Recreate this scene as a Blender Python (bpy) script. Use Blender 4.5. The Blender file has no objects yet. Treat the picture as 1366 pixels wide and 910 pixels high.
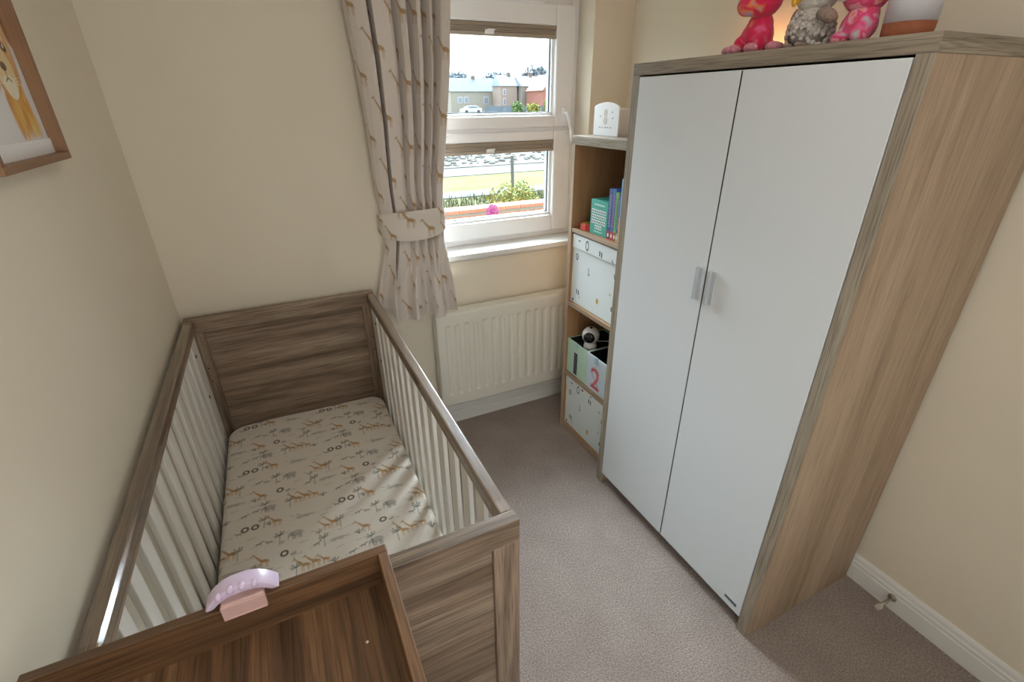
import bpy, bmesh, math, random
import numpy as np
from mathutils import Vector, Matrix
from math import sin, cos, pi
random.seed(7); rng = np.random.RandomState(7)
SC = bpy.context.scene
COL = SC.collection

# ------------------------------------------------------------------ camera
CP = (0.4224, -2.1094, 1.563); PAN, PITCH, ROLL, FPX = 0.4454, 0.4585, -0.0084, 642.83
def make_camera():
    fw = Vector((sin(PAN)*cos(PITCH), cos(PAN)*cos(PITCH), -sin(PITCH)))
    rt = Vector((cos(PAN), -sin(PAN), 0)); up = rt.cross(fw)
    R = cos(ROLL)*rt + sin(ROLL)*up; U = -sin(ROLL)*rt + cos(ROLL)*up
    cam = bpy.data.cameras.new('camera'); cam.sensor_width = 36; cam.lens = FPX/1366*36
    cam.clip_start = 0.02; cam.clip_end = 600
    o = bpy.data.objects.new('camera', cam); COL.objects.link(o)
    m = Matrix((R, U, -fw)).transposed().to_4x4(); m.translation = Vector(CP)
    o.matrix_world = m; SC.camera = o
make_camera()

# ------------------------------------------------------------------ exposure, sky, lights
SC.view_settings.view_transform = 'Standard'; SC.view_settings.look = 'None'
SC.view_settings.exposure = 0.38; SC.view_settings.gamma = 1.0
SC.view_settings.use_curve_mapping = False

W = bpy.data.worlds.new('overcast_sky'); SC.world = W; W.use_nodes = True
nt = W.node_tree; nt.nodes.clear()
wo = nt.nodes.new('ShaderNodeOutputWorld'); bg = nt.nodes.new('ShaderNodeBackground')
tc = nt.nodes.new('ShaderNodeTexCoord'); sp = nt.nodes.new('ShaderNodeSeparateXYZ'); cr = nt.nodes.new('ShaderNodeValToRGB')
cr.color_ramp.elements[0].position = 0.0; cr.color_ramp.elements[0].color = (0.92, 0.97, 1.0, 1)
cr.color_ramp.elements[1].position = 0.8; cr.color_ramp.elements[1].color = (0.80, 0.90, 1.0, 1)
nt.links.new(tc.outputs['Generated'], sp.inputs[0]); nt.links.new(sp.outputs['Z'], cr.inputs[0])
nt.links.new(cr.outputs[0], bg.inputs['Color']); bg.inputs['Strength'].default_value = 4.0
nt.links.new(bg.outputs[0], wo.inputs[0])

def area(name, loc, rot, sx, sy, power, color=(1, 1, 1), portal=False):
    l = bpy.data.lights.new(name, 'AREA'); l.shape = 'RECTANGLE'; l.size = sx; l.size_y = sy
    l.energy = power; l.color = color
    if portal: l.cycles.is_portal = True
    o = bpy.data.objects.new(name, l); COL.objects.link(o); o.location = loc; o.rotation_euler = rot
    return o
area('window_portal', (1.372, 0.20, 1.45), (-pi/2, 0, 0), 0.95, 1.08, 1, portal=True)
area('ceiling_fill', (0.95, -1.75, 2.34), (0, 0, 0), 0.35, 0.35, 2.5, (1.0, 0.97, 0.93))  # unseen fill light added under the ceiling, no lamp there
area('back_wall_fill', (0.62, -2.60, 1.30), (pi/2, 0, 0), 0.74, 1.3, 6.0, (1.0, 0.97, 0.94))  # fill light added in front of the solid back wall, no hall behind
sl = bpy.data.lights.new('sun_through_cloud', 'SUN'); sl.energy = 32; sl.angle = math.radians(60); sl.color = (0.85, 0.93, 1.0)
so = bpy.data.objects.new('sun_through_cloud', sl); COL.objects.link(so); so.rotation_euler = Vector((-0.28, -1.0, -0.66)).to_track_quat('-Z', 'Y').to_euler()
def glow_point(name, loc, p, c, r=0.01):
    l = bpy.data.lights.new(name, 'POINT'); l.energy = p; l.color = c; l.shadow_soft_size = r
    o = bpy.data.objects.new(name, l); COL.objects.link(o); o.location = loc
glow_point('added_warm_glow', (1.99, -0.82, 1.705), 0.30, (1.0, 0.42, 0.16))  # unseen warm point lights added for the orange glow on the wall
glow_point('added_warm_glow', (1.99, -0.735, 1.705), 0.22, (1.0, 0.42, 0.16))

# ------------------------------------------------------------------ helpers
def lin(c):
    if isinstance(c, str): c = tuple(int(c[i:i+2], 16) for i in (0, 2, 4))
    return tuple(((v/255)/12.92 if v/255 <= 0.04045 else ((v/255+0.055)/1.055)**2.4) for v in c)
def A4(c): return (*c, 1.0)

class MB:
    def __init__(s): s.v = []; s.f = []
    def add(s, v, f):
        b = len(s.v); s.v += [tuple(p) for p in v]; s.f += [tuple(i+b for i in q) for q in f]; return s
    def box(s, x0, x1, y0, y1, z0, z1, M=None):
        v = [Vector((x, y, z)) for z in (z0, z1) for y in (y0, y1) for x in (x0, x1)]
        if M is not None: v = [M @ p for p in v]
        return s.add(v, [(0,2,3,1),(4,5,7,6),(0,1,5,4),(2,6,7,3),(0,4,6,2),(1,3,7,5)])
    def prism(s, pts, axis, a, b):
        """polygon in the two other axes, extruded along axis from a to b"""
        n = len(pts); mk = {'x': lambda t, p: (t, p[0], p[1]), 'y': lambda t, p: (p[0], t, p[1]), 'z': lambda t, p: (p[0], p[1], t)}[axis]
        v = [mk(a, p) for p in pts] + [mk(b, p) for p in pts]
        f = [tuple(range(n))[::-1], tuple(range(n, 2*n))] + [(i, (i+1) % n, n+(i+1) % n, n+i) for i in range(n)]
        return s.add(v, f)
    def tube(s, pts, r, n=10, caps=True):
        pts = [Vector(p) for p in pts]; rs = r if hasattr(r, '__len__') else [r]*len(pts)
        v = []; f = []
        t0 = (pts[1]-pts[0]).normalized(); ref = Vector((0, 0, 1)) if abs(t0.z) < .9 else Vector((1, 0, 0))
        nrm = t0.cross(ref).normalized()
        for i, p in enumerate(pts):
            t = (pts[min(i+1, len(pts)-1)]-pts[max(i-1, 0)]).normalized()
            nrm = (nrm - t*nrm.dot(t)).normalized(); bn = t.cross(nrm)
            for k in range(n):
                a = 2*pi*k/n; v.append(p+(nrm*cos(a)+bn*sin(a))*rs[i])
        for i in range(len(pts)-1):
            for k in range(n): f.append((i*n+k, i*n+(k+1) % n, (i+1)*n+(k+1) % n, (i+1)*n+k))
        if caps: f.append(tuple(range(n))[::-1]); f.append(tuple((len(pts)-1)*n+k for k in range(n)))
        return s.add(v, f)
    def lathe(s, prof, c, n=28, M=None):
        v = []; f = []
        for (r, z) in prof:
            for k in range(n):
                a = 2*pi*k/n; p = Vector((r*cos(a), r*sin(a), z)); p = M @ p if M is not None else p
                v.append(p+Vector(c))
        for i in range(len(prof)-1):
            for k in range(n): f.append((i*n+k, i*n+(k+1) % n, (i+1)*n+(k+1) % n, (i+1)*n+k))
        f.append(tuple(range(n))[::-1]); f.append(tuple((len(prof)-1)*n+k for k in range(n)))
        return s.add(v, f)
    def ball(s, c, r, n=14, M=None):
        r = r if hasattr(r, '__len__') else (r, r, r); m = n//2; v = [];
        for i in range(m+1):
            th = pi*i/m
            for k in range(n):
                a = 2*pi*k/n; p = Vector((r[0]*sin(th)*cos(a), r[1]*sin(th)*sin(a), r[2]*cos(th)))
                if M is not None: p = M @ p
                v.append(p+Vector(c))
        f = [(i*n+k, (i+1)*n+k, (i+1)*n+(k+1) % n, i*n+(k+1) % n) for i in range(m) for k in range(n)]
        return s.add(v, f)

ORG = {}
def link_mesh(name, mb, mat, parent=None, org=None, bevel=0, smooth=False, seg=2, weld=False):
    o0 = Vector(org) if org is not None else (ORG[parent.name] if parent is not None else Vector((0, 0, 0)))
    me = bpy.data.meshes.new(name)
    me.from_pydata([tuple(Vector(p)-o0) for p in mb.v], [], mb.f)
    if weld:
        b = bmesh.new(); b.from_mesh(me); bmesh.ops.remove_doubles(b, verts=b.verts, dist=1e-5); b.to_mesh(me); b.free()
    me.update()
    if smooth:
        me.polygons.foreach_set('use_smooth', [True]*len(me.polygons))
    o = bpy.data.objects.new(name, me); COL.objects.link(o)
    if mat is not None: me.materials.append(mat)
    if parent is not None: o.parent = parent
    else: o.location = o0
    ORG[o.name] = o0
    if bevel:
        m = o.modifiers.new('bevel', 'BEVEL'); m.width = bevel; m.segments = seg; m.limit_method = 'ANGLE'; m.angle_limit = 0.6
        m.harden_normals = False
    return o
STUFF = ('print', 'lettering', 'dots', 'printed_card', 'card_motif', 'title_lettering', 'spine_lettering', 'rabbit_print', 'foliage', 'stems', 'curls')
def part(name, mb, mat, parent, **k):
    o = link_mesh(name, mb, mat, parent, **k)
    if name in STUFF: o['kind'] = 'stuff'
    return o
def tag(o, label=None, cat=None, group=None, kind=None):
    if label: o['label'] = label
    if cat: o['category'] = cat
    if group: o['group'] = group
    if kind: o['kind'] = kind
    return o
def thing(name, label, cat, loc, group=None, kind=None):
    o = bpy.data.objects.new(name, None); COL.objects.link(o); o.location = loc; o.empty_display_size = .05
    ORG[o.name] = Vector(loc); return tag(o, label, cat, group, kind)
def solo(name, mb, mat, label, cat, loc, group=None, **k):
    return tag(link_mesh(name, mb, mat, None, org=loc, **k), label, cat, group)
def struct(name, mb, mat, **k): return tag(link_mesh(name, mb, mat, None, **k), kind='structure')

# ------------------------------------------------------------------ materials
def newmat(name):
    m = bpy.data.materials.new(name); m.use_nodes = True
    return m, m.node_tree, m.node_tree.nodes['Principled BSDF']
def N(t, typ, **kw):
    n = t.nodes.new('ShaderNode'+typ)
    for k, v in kw.items():
        if k in n.inputs: n.inputs[k].default_value = v
        else: setattr(n, k, v)
    return n
def plain(name, col, rough=.5, metal=0, noise=.0, nscale=30, bump=0, bscale=200, coat=0, emis=None):
    m, t, p = newmat(name); c = lin(col)
    p.inputs['Base Color'].default_value = A4(c); p.inputs['Roughness'].default_value = rough; p.inputs['Metallic'].default_value = metal
    p.inputs['Coat Weight'].default_value = coat
    if noise:
        tx = N(t, 'TexCoord'); n = N(t, 'TexNoise', Scale=nscale, Detail=4); t.links.new(tx.outputs['Object'], n.inputs['Vector'])
        r = N(t, 'ValToRGB'); r.color_ramp.elements[0].position = .3; r.color_ramp.elements[1].position = .7
        r.color_ramp.elements[0].color = A4(tuple(v*(1-noise) for v in c)); r.color_ramp.elements[1].color = A4(tuple(min(1, v*(1+noise)) for v in c))
        t.links.new(n.outputs['Fac'], r.inputs[0]); t.links.new(r.outputs[0], p.inputs['Base Color'])
    if bump:
        tx = N(t, 'TexCoord'); n = N(t, 'TexNoise', Scale=bscale, Detail=3); t.links.new(tx.outputs['Object'], n.inputs['Vector'])
        b = N(t, 'Bump', Strength=bump, Distance=.002); t.links.new(n.outputs['Fac'], b.inputs['Height']); t.links.new(b.outputs[0], p.inputs['Normal'])
    return m
def wood(name, c0, c1, c2, axis='x', scale=1.0, rough=.5, bands=1.0, fine=.5, coat=0.0, dist=.6):
    """oak-effect grain along an axis: broad tone, streaks, fine dark pores"""
    m, t, p = newmat(name); L = t.links.new
    tx = N(t, 'TexCoord'); oi = N(t, 'ObjectInfo')
    mp = N(t, 'Mapping'); s = [1, 1, 1]; a = 'xyz'.index(axis)
    for i in range(3): s[i] = .55*scale if i == a else 9*scale
    mp.inputs['Scale'].default_value = s
    ml = N(t, 'VectorMath', operation='SCALE'); cb = N(t, 'CombineXYZ')
    for i in range(3): L(oi.outputs['Random'], cb.inputs[i])
    L(cb.outputs[0], ml.inputs[0]); ml.inputs['Scale'].default_value = 7.0
    ad = N(t, 'VectorMath', operation='ADD'); L(tx.outputs['Object'], ad.inputs[0]); L(ml.outputs[0], ad.inputs[1])
    L(ad.outputs[0], mp.inputs['Vector'])
    n1 = N(t, 'TexNoise', Scale=1.0, Detail=5, Roughness=.6, Distortion=dist); L(mp.outputs[0], n1.inputs['Vector'])
    mp2 = N(t, 'Mapping'); mp2.inputs['Scale'].default_value = [2.2 if i == a else 60 for i in range(3)]; L(ad.outputs[0], mp2.inputs['Vector'])
    n2 = N(t, 'TexNoise', Scale=scale, Detail=3, Roughness=.6); L(mp2.outputs[0], n2.inputs['Vector'])
    mp3 = N(t, 'Mapping'); mp3.inputs['Scale'].default_value = [9 if i == a else 330 for i in range(3)]; L(ad.outputs[0], mp3.inputs['Vector'])
    n3 = N(t, 'TexNoise', Scale=1.0, Detail=2); L(mp3.outputs[0], n3.inputs['Vector'])
    r1 = N(t, 'ValToRGB'); e = r1.color_ramp.elements; e[0].position = .36; e[0].color = A4(lin(c0)); e[1].position = .66; e[1].color = A4(lin(c2))
    e2 = r1.color_ramp.elements.new(.5); e2.color = A4(lin(c1)); L(n1.outputs['Fac'], r1.inputs[0])
    r2 = N(t, 'ValToRGB'); r2.color_ramp.elements[0].position = .35; r2.color_ramp.elements[1].position = .6
    r2.color_ramp.elements[0].color = (1-.33*bands,)*3+(1,); r2.color_ramp.elements[1].color = (1, 1, 1, 1); L(n2.outputs['Fac'], r2.inputs[0])
    r3 = N(t, 'ValToRGB'); r3.color_ramp.elements[0].position = .36; r3.color_ramp.elements[1].position = .52
    r3.color_ramp.elements[0].color = (1-.45*fine,)*3+(1,); r3.color_ramp.elements[1].color = (1, 1, 1, 1); L(n3.outputs['Fac'], r3.inputs[0])
    m1 = N(t, 'MixRGB', blend_type='MULTIPLY', Fac=1.0); L(r1.outputs[0], m1.inputs[1]); L(r2.outputs[0], m1.inputs[2])
    m2 = N(t, 'MixRGB', blend_type='MULTIPLY', Fac=1.0); L(m1.outputs[0], m2.inputs[1]); L(r3.outputs[0], m2.inputs[2])
    L(m2.outputs[0], p.inputs['Base Color']); p.inputs['Roughness'].default_value = rough; p.inputs['Coat Weight'].default_value = coat
    p.inputs['Coat Roughness'].default_value = .15
    b = N(t, 'Bump', Strength=.25, Distance=.0006); L(n3.outputs['Fac'], b.inputs['Height']); L(b.outputs[0], p.inputs['Normal'])
    return m
def painted(name, rough=.9, sheen=0, bump=.0, bscale=900):
    m, t, p = newmat(name); at = N(t, 'Attribute', attribute_name='print'); t.links.new(at.outputs['Color'], p.inputs['Base Color'])
    p.inputs['Roughness'].default_value = rough; p.inputs['Sheen Weight'].default_value = sheen
    if bump:
        tx = N(t, 'TexCoord'); n = N(t, 'TexNoise', Scale=bscale, Detail=2); t.links.new(tx.outputs['Object'], n.inputs['Vector'])
        b = N(t, 'Bump', Strength=bump, Distance=.001); t.links.new(n.outputs['Fac'], b.inputs['Height']); t.links.new(b.outputs[0], p.inputs['Normal'])
    return m
def patches(name, cols, scale=40, rough=.95, bump=.6, bscale=500, dist=.003, sheen=.3):
    m, t, p = newmat(name); L = t.links.new
    tx = N(t, 'TexCoord'); n = N(t, 'TexNoise', Scale=scale, Detail=1.5, Distortion=.8); L(tx.outputs['Object'], n.inputs['Vector'])
    r = N(t, 'ValToRGB'); els = r.color_ramp.elements; k = len(cols)
    els[0].position = .3; els[0].color = A4(lin(cols[0])); els[1].position = .7; els[1].color = A4(lin(cols[-1]))
    for i in range(1, k-1):
        e = els.new(.3+.4*i/(k-1)); e.color = A4(lin(cols[i]))
    L(n.outputs['Fac'], r.inputs[0]); L(r.outputs[0], p.inputs['Base Color'])
    p.inputs['Roughness'].default_value = rough; p.inputs['Sheen Weight'].default_value = sheen; p.inputs['Specular IOR Level'].default_value = .1
    b2 = N(t, 'TexNoise', Scale=bscale, Detail=3); L(tx.outputs['Object'], b2.inputs['Vector'])
    b = N(t, 'Bump', Strength=bump, Distance=dist); L(b2.outputs['Fac'], b.inputs['Height']); L(b.outputs[0], p.inputs['Normal'])
    return m

M_wall = plain('wall_paint', 'E9E0CE', .85, noise=.015, nscale=3, bump=.12, bscale=350)
M_ceil = plain('ceiling_paint', 'EFEDE8', .9)
M_gloss = plain('white_gloss_woodwork', 'E9E9E6', .35)
M_upvc = plain('white_upvc', 'F0F0F2', .3)
M_seal = plain('grey_glazing_seal', '3C434C', .5)
M_metalspacer = plain('glazing_spacer', 'C9D3DA', .3, .6)
M_rad = plain('radiator_enamel', 'E9E6DA', .35)
M_satin = plain('white_satin_door', 'DADFE3', .38)
M_slat = plain('cream_painted_slat', 'F4F2EC', .4)
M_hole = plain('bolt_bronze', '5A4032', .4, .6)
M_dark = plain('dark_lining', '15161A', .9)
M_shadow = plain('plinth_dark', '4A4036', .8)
M_steel = plain('brushed_nickel', 'B9B2A6', .3, .9)
M_rub = plain('pale_rubber', 'C9C0B4', .5)
CW = ('76624F', '9C8570', 'B8A38D')
M_cot = {a: wood('cot_oak_'+a, *CW, axis=a, rough=.42, coat=.25, bands=1.15, fine=.85, dist=1.6) for a in 'xyz'}
TW = ('644830', '7E5D40', '92704F')
M_tray = {a: wood('tray_oak_'+a, *TW, axis=a, rough=.45, coat=.15, bands=1.3, fine=.9, dist=1.2) for a in 'xyz'}
WW = ('9C8670', 'B59D85', 'C8B199')
M_war = {a: wood('wardrobe_oak_'+a, *WW, axis=a, rough=.5, bands=.35, fine=.5) for a in 'xyz'}
WE = ('8E8172', 'A19482', 'AFA391')
M_edge = {a: wood('wardrobe_edge_'+a, *WE, axis=a, rough=.5, bands=.8, fine=.9) for a in 'xyz'}
BW = ('9A7350', 'AE865F', 'B98F68')
M_bk = {a: wood('bookcase_oak_'+a, *BW, axis=a, rough=.5, bands=.3, fine=.3) for a in 'xyz'}

def glass_mat():
    m, t, p = newmat('window_glass'); t.nodes.remove(p); out = t.nodes['Material Output']
    tr = N(t, 'BsdfTransparent'); gl = N(t, 'BsdfGlossy', Roughness=.02); mx = N(t, 'MixShader'); lw = N(t, 'LayerWeight'); lw.inputs['Blend'].default_value = .5; pw_ = N(t, 'Math', operation='POWER'); pw_.inputs[1].default_value = 4.0; fr = N(t, 'Math', operation='MULTIPLY_ADD'); fr.inputs[1].default_value = .7; fr.inputs[2].default_value = .03
    t.links.new(lw.outputs['Facing'], pw_.inputs[0]); t.links.new(pw_.outputs[0], fr.inputs[0])
    tr.inputs[0].default_value = (.95, .98, .98, 1)
    t.links.new(fr.outputs[0], mx.inputs[0]); t.links.new(tr.outputs[0], mx.inputs[1]); t.links.new(gl.outputs[0], mx.inputs[2]); t.links.new(mx.outputs[0], out.inputs[0])
    return m
M_glass = glass_mat()
def clear_mat():
    m, t, p = newmat('clear_plastic'); t.nodes.remove(p); out = t.nodes['Material Output']
    tr = N(t, 'BsdfTransparent'); gl = N(t, 'BsdfGlossy', Roughness=.12); mx = N(t, 'MixShader'); lw = N(t, 'LayerWeight'); lw.inputs['Blend'].default_value = .5; pw_ = N(t, 'Math', operation='POWER'); pw_.inputs[1].default_value = 4.0; ad = N(t, 'Math', operation='MULTIPLY_ADD'); ad.inputs[1].default_value = .7; ad.inputs[2].default_value = .05
    t.links.new(lw.outputs['Facing'], pw_.inputs[0]); t.links.new(pw_.outputs[0], ad.inputs[0]); t.links.new(ad.outputs[0], mx.inputs[0]); t.links.new(tr.outputs[0], mx.inputs[1]); t.links.new(gl.outputs[0], mx.inputs[2]); t.links.new(mx.outputs[0], out.inputs[0])
    return m
M_clear = clear_mat()
def carpet_mat():
    m, t, p = newmat('carpet'); L = t.links.new; tx = N(t, 'TexCoord')
    n1 = N(t, 'TexNoise', Scale=170, Detail=5, Roughness=.8); L(tx.outputs['Object'], n1.inputs['Vector'])
    n2 = N(t, 'TexNoise', Scale=7, Detail=3); L(tx.outputs['Object'], n2.inputs['Vector'])
    n3 = N(t, 'TexVoronoi', Scale=420); L(tx.outputs['Object'], n3.inputs['Vector'])
    r = N(t, 'ValToRGB'); r.color_ramp.elements[0].position = .36; r.color_ramp.elements[1].position = .64
    r.color_ramp.elements[0].color = A4(lin('9C8578')); r.color_ramp.elements[1].color = A4(lin('E8DAD2')); L(n1.outputs['Fac'], r.inputs[0])
    r2 = N(t, 'ValToRGB'); r2.color_ramp.elements[0].position = .35; r2.color_ramp.elements[1].position = .65
    r2.color_ramp.elements[0].color = (.88, .86, .85, 1); r2.color_ramp.elements[1].color = (1, 1, 1, 1); L(n2.outputs['Fac'], r2.inputs[0])
    mx = N(t, 'MixRGB', blend_type='MULTIPLY', Fac=1); L(r.outputs[0], mx.inputs[1]); L(r2.outputs[0], mx.inputs[2]); L(mx.outputs[0], p.inputs['Base Color'])
    p.inputs['Roughness'].default_value = 1; p.inputs['Sheen Weight'].default_value = .25; p.inputs['Specular IOR Level'].default_value = .1
    am = N(t, 'Math', operation='ADD'); L(n1.outputs['Fac'], am.inputs[0]); L(n3.outputs['Distance'], am.inputs[1])
    b = N(t, 'Bump', Strength=1, Distance=.006); L(am.outputs[0], b.inputs['Height']); L(b.outputs[0], p.inputs['Normal'])
    return m
M_carpet = carpet_mat()

# ------------------------------------------------------------------ print canvas (coloured vertices of a cloth grid)
class Canvas:
    def __init__(s, w, h, step, base):
        s.nx = int(round(w/step))+1; s.ny = int(round(h/step))+1; s.w = w; s.h = h; s.step = step
        s.c = np.zeros((s.ny, s.nx, 3)); s.c[:] = lin(base)
        s.X, s.Y = np.meshgrid(np.linspace(0, w, s.nx), np.linspace(0, h, s.ny)); s.o = (0, 0); s.k = 1; s.flip = 1
    def _win(s, x0, x1, y0, y1):
        i0 = max(0, int(x0/s.step)-1); i1 = min(s.nx, int(x1/s.step)+3); j0 = max(0, int(y0/s.step)-1); j1 = min(s.ny, int(y1/s.step)+3)
        return (slice(j0, j1), slice(i0, i1)) if i1 > i0 and j1 > j0 else None
    def _blend(s, w, d, col, al):
        a = np.clip(.5-d/s.step/1.1, 0, 1)*al; s.c[w] = s.c[w]*(1-a[..., None])+np.array(lin(col))*a[..., None]
    def cap(s, x0, y0, x1, y1, r0, r1=None, col='000000', al=1.):
        r1 = r0 if r1 is None else r1; k = s.k; ox, oy = s.o; f = s.flip
        x0, x1, y0, y1, r0, r1 = ox+x0*k*f, ox+x1*k*f, oy+y0*k, oy+y1*k, r0*k, r1*k
        R = max(r0, r1)+s.step; w = s._win(min(x0, x1)-R, max(x0, x1)+R, min(y0, y1)-R, max(y0, y1)+R)
        if w is None: return
        X = s.X[w]-x0; Y = s.Y[w]-y0; dx, dy = x1-x0, y1-y0; L2 = dx*dx+dy*dy+1e-12
        t = np.clip((X*dx+Y*dy)/L2, 0, 1); d = np.hypot(X-t*dx, Y-t*dy)-(r0+(r1-r0)*t); s._blend(w, d, col, al)
    def ell(s, x, y, a, b, col, al=1., ang=0):
        k = s.k; ox, oy = s.o; x, y, a, b = ox+x*k*s.flip, oy+y*k, a*k, b*k; R = max(a, b)+s.step; w = s._win(x-R, x+R, y-R, y+R)
        if w is None: return
        X = s.X[w]-x; Y = s.Y[w]-y; X, Y = X*cos(ang)+Y*sin(ang), -X*sin(ang)+Y*cos(ang)
        d = (np.sqrt((X/a)**2+(Y/b)**2)-1)*min(a, b); s._blend(w, d, col, al)
    def ring(s, x, y, r, t, col, al=1.):
        k = s.k; ox, oy = s.o; x, y, r, t = ox+x*k*s.flip, oy+y*k, r*k, t*k; w = s._win(x-r-t, x+r+t, y-r-t, y+r+t)
        if w is None: return
        d = np.abs(np.hypot(s.X[w]-x, s.Y[w]-y)-r)-t; s._blend(w, d, col, al)
    def rect(s, x0, x1, y0, y1, col, al=1.):
        w = s._win(x0, x1, y0, y1)
        if w is None: return
        d = np.maximum(np.maximum(x0-s.X[w], s.X[w]-x1), np.maximum(y0-s.Y[w], s.Y[w]-y1)); s._blend(w, d, col, al)
    def mesh(s, name, mapf, mat, parent, org=None, smooth=True):
        P = mapf(s.X, s.Y).reshape(-1, 3); o0 = ORG[parent.name] if parent is not None else Vector(org)
        P = P-np.array(o0); nx, ny = s.nx, s.ny
        idx = np.arange(nx*ny).reshape(ny, nx); q = np.stack([idx[:-1, :-1], idx[:-1, 1:], idx[1:, 1:], idx[1:, :-1]], -1).reshape(-1, 4)
        me = bpy.data.meshes.new(name); me.vertices.add(len(P)); me.vertices.foreach_set('co', P.ravel())
        me.loops.add(q.size); me.loops.foreach_set('vertex_index', q.ravel()); me.polygons.add(len(q))
        me.polygons.foreach_set('loop_start', np.arange(0, q.size, 4)); me.polygons.foreach_set('loop_total', np.full(len(q), 4))
        if smooth: me.polygons.foreach_set('use_smooth', np.ones(len(q), bool))
        me.update(calc_edges=True); me.validate()
        at = me.color_attributes.new('print', 'FLOAT_COLOR', 'POINT'); at.data.foreach_set('color', np.concatenate([s.c.reshape(-1, 3), np.ones((nx*ny, 1))], 1).ravel())
        me.materials.append(mat); o = bpy.data.objects.new(name, me); COL.objects.link(o)
        if parent is not None: o.parent = parent
        else: o.location = o0
        ORG[o.name] = Vector(o0); return o

def giraffe(c, x, y, k, col='B98A55', flip=1, al=.9):
    """feet at y, body upright; head to the left"""
    c.o = (x, y); c.k = k; c.flip = flip; d = '8A6236'
    c.ell(.02, .55, .24, .13, col, al, -.25)                      # body
    c.cap(-.14, .62, -.58, 1.22, .085, .035, col, al)              # neck
    c.cap(-.58, 1.23, -.72, 1.17, .05, .03, col, al)              # head
    c.cap(-.56, 1.25, -.55, 1.33, .018, .012, d, al)
    for lx, bx in ((-.19, -.22), (-.10, -.09), (.14, .13), (.21, .25)): c.cap(lx, .5, bx, 0, .035, .018, col, al*.9)
    c.cap(.25, .58, .33, .35, .015, .02, d, al)
    for px, py in ((-.1, .58), (.03, .52), (.12, .60), (-.3, .74), (-.4, .92), (.02, .63)): c.ell(px, py, .035, .03, d, al*.6)
    c.k = 1; c.o = (0, 0); c.flip = 1
def elephant(c, x, y, k, al=.45):
    c.o = (x, y); c.k = k; g = '8E8A84'
    c.ell(0, .45, .40, .27, g, al); c.ell(-.38, .46, .19, .19, g, al*.9); c.cap(-.52, .4, -.58, .05, .06, .03, g, al)
    for lx in (-.25, -.1, .15, .28): c.cap(lx, .3, lx, 0, .07, .06, g, al)
    c.cap(.4, .5, .48, .25, .015, .012, g, al); c.ell(-.28, .5, .1, .14, '75716B', al*.6); c.k = 1; c.o = (0, 0)
def rhino(c, x, y, k, al=.38):
    c.o = (x, y); c.k = k; g = '969089'
    c.ell(0, .22, .55, .14, g, al); c.ell(.62, .2, .22, .07, g, al); c.cap(.8, .22, .86, .33, .03, .01, g, al)
    for lx in (-.35, -.2, .2, .35): c.cap(lx, .15, lx, 0, .045, .04, g, al)
    c.cap(-.9, .05, 1.2, .06, .02, .02, g, al*.8); c.k = 1; c.o = (0, 0)
def sprig(c, x, y, k, col='2E332C'):
    c.o = (x, y); c.k = k
    for a in (-1, -.45, .1, .9): c.cap(0, 0, a*.62, .60+.30*(1-abs(a)), .035, .075, col, .95)
    c.k = 1; c.o = (0, 0)
def palm(c, x, y, k):
    c.o = (x, y); c.k = k; g = '5B6150'
    c.cap(0, 0, .04, 1, .035, .025, g, .8)
    for dx, dy in ((-.42, .12), (-.30, .34), (.10, .42), (.34, .36), (-.36, -.10), (.30, .08)): c.cap(.04, .95, .04+dx, .95+dy, .028, .05, g, .85)
    c.k = 1; c.o = (0, 0)
def zebra(c, x, y, k, flip=1):
    c.o = (x, y); c.k = k; c.flip = flip; g = '38332E'
    c.ell(0, .35, .36, .11, g, .75, .1); c.cap(.3, .42, .55, .62, .07, .06, g, .75); c.cap(.55, .62, .68, .55, .06, .04, g, .75)
    for lx in (-.25, -.15, .2, .28): c.cap(lx, .3, lx*1.1, 0, .03, .02, g, .7)
    c.cap(-.9, .02, -.5, .03, .03, .03, g, .5); c.cap(-.33, .4, -.5, .2, .02, .02, g, .7); c.k = 1; c.o = (0, 0); c.flip = 1
def birds(c, x, y, k):
    c.o = (x, y); c.k = k; g = '46423C'
    for a, b in ((-.6, .2), (-.2, 0)): c.cap(a-.12, b+.1, a, b, .035, .03, g, .8); c.cap(a, b, a+.14, b+.03, .035, .02, g, .8)
    c.cap(.2, .1, .8, .05, .04, .04, g, .8); c.cap(.45, .1, .4, .5, .03, .02, g, .7); c.k = 1; c.o = (0, 0)

# ------------------------------------------------------------------ the room
XR = 2.057; YB = -2.62; ZC = 2.36; WX0, WX1, WZ0, WZ1 = 0.90, 1.845, 0.91, 1.99; RD = .125
mb = MB().box(-.12, XR+.12, YB-.12, 0, -.1, 0); struct('floor', mb, M_carpet)
mb = MB().box(-.12, XR+.12, YB-.12, .25, ZC, ZC+.1); struct('ceiling', mb, M_ceil)
struct('wall_left', MB().box(-.12, 0, YB-.12, .25, -.1, ZC), M_wall)
struct('wall_right', MB().box(XR, XR+.12, YB-.12, .25, -.1, ZC), M_wall)
struct('wall_back', MB().box(0, XR, YB-.12, YB, -.1, ZC), M_wall)
mb = MB().box(0, WX0, 0, .25, -.1, ZC).box(WX1, XR, 0, .25, -.1, ZC).box(WX0, WX1, 0, .25, -.1, WZ0-.02).box(WX0, WX1, 0, .25, WZ1, ZC)
struct('wall_window_side', mb, M_wall)
def skirt(name, axis, a, b, pos, sgn):
    """moulded skirting: profile depth/height extruded along the wall"""
    pr = [(0, 0), (.015, 0), (.015, .062), (.0125, .064), (.0125, .068), (.015, .070), (.015, .078), (.011, .084), (.011, .088), (.0095, .096), (.005, .103), (0, .104)]
    pts = [(pos+sgn*d, z) for d, z in pr]
    return struct(name, MB().prism(pts, axis, a, b), M_gloss)
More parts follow.
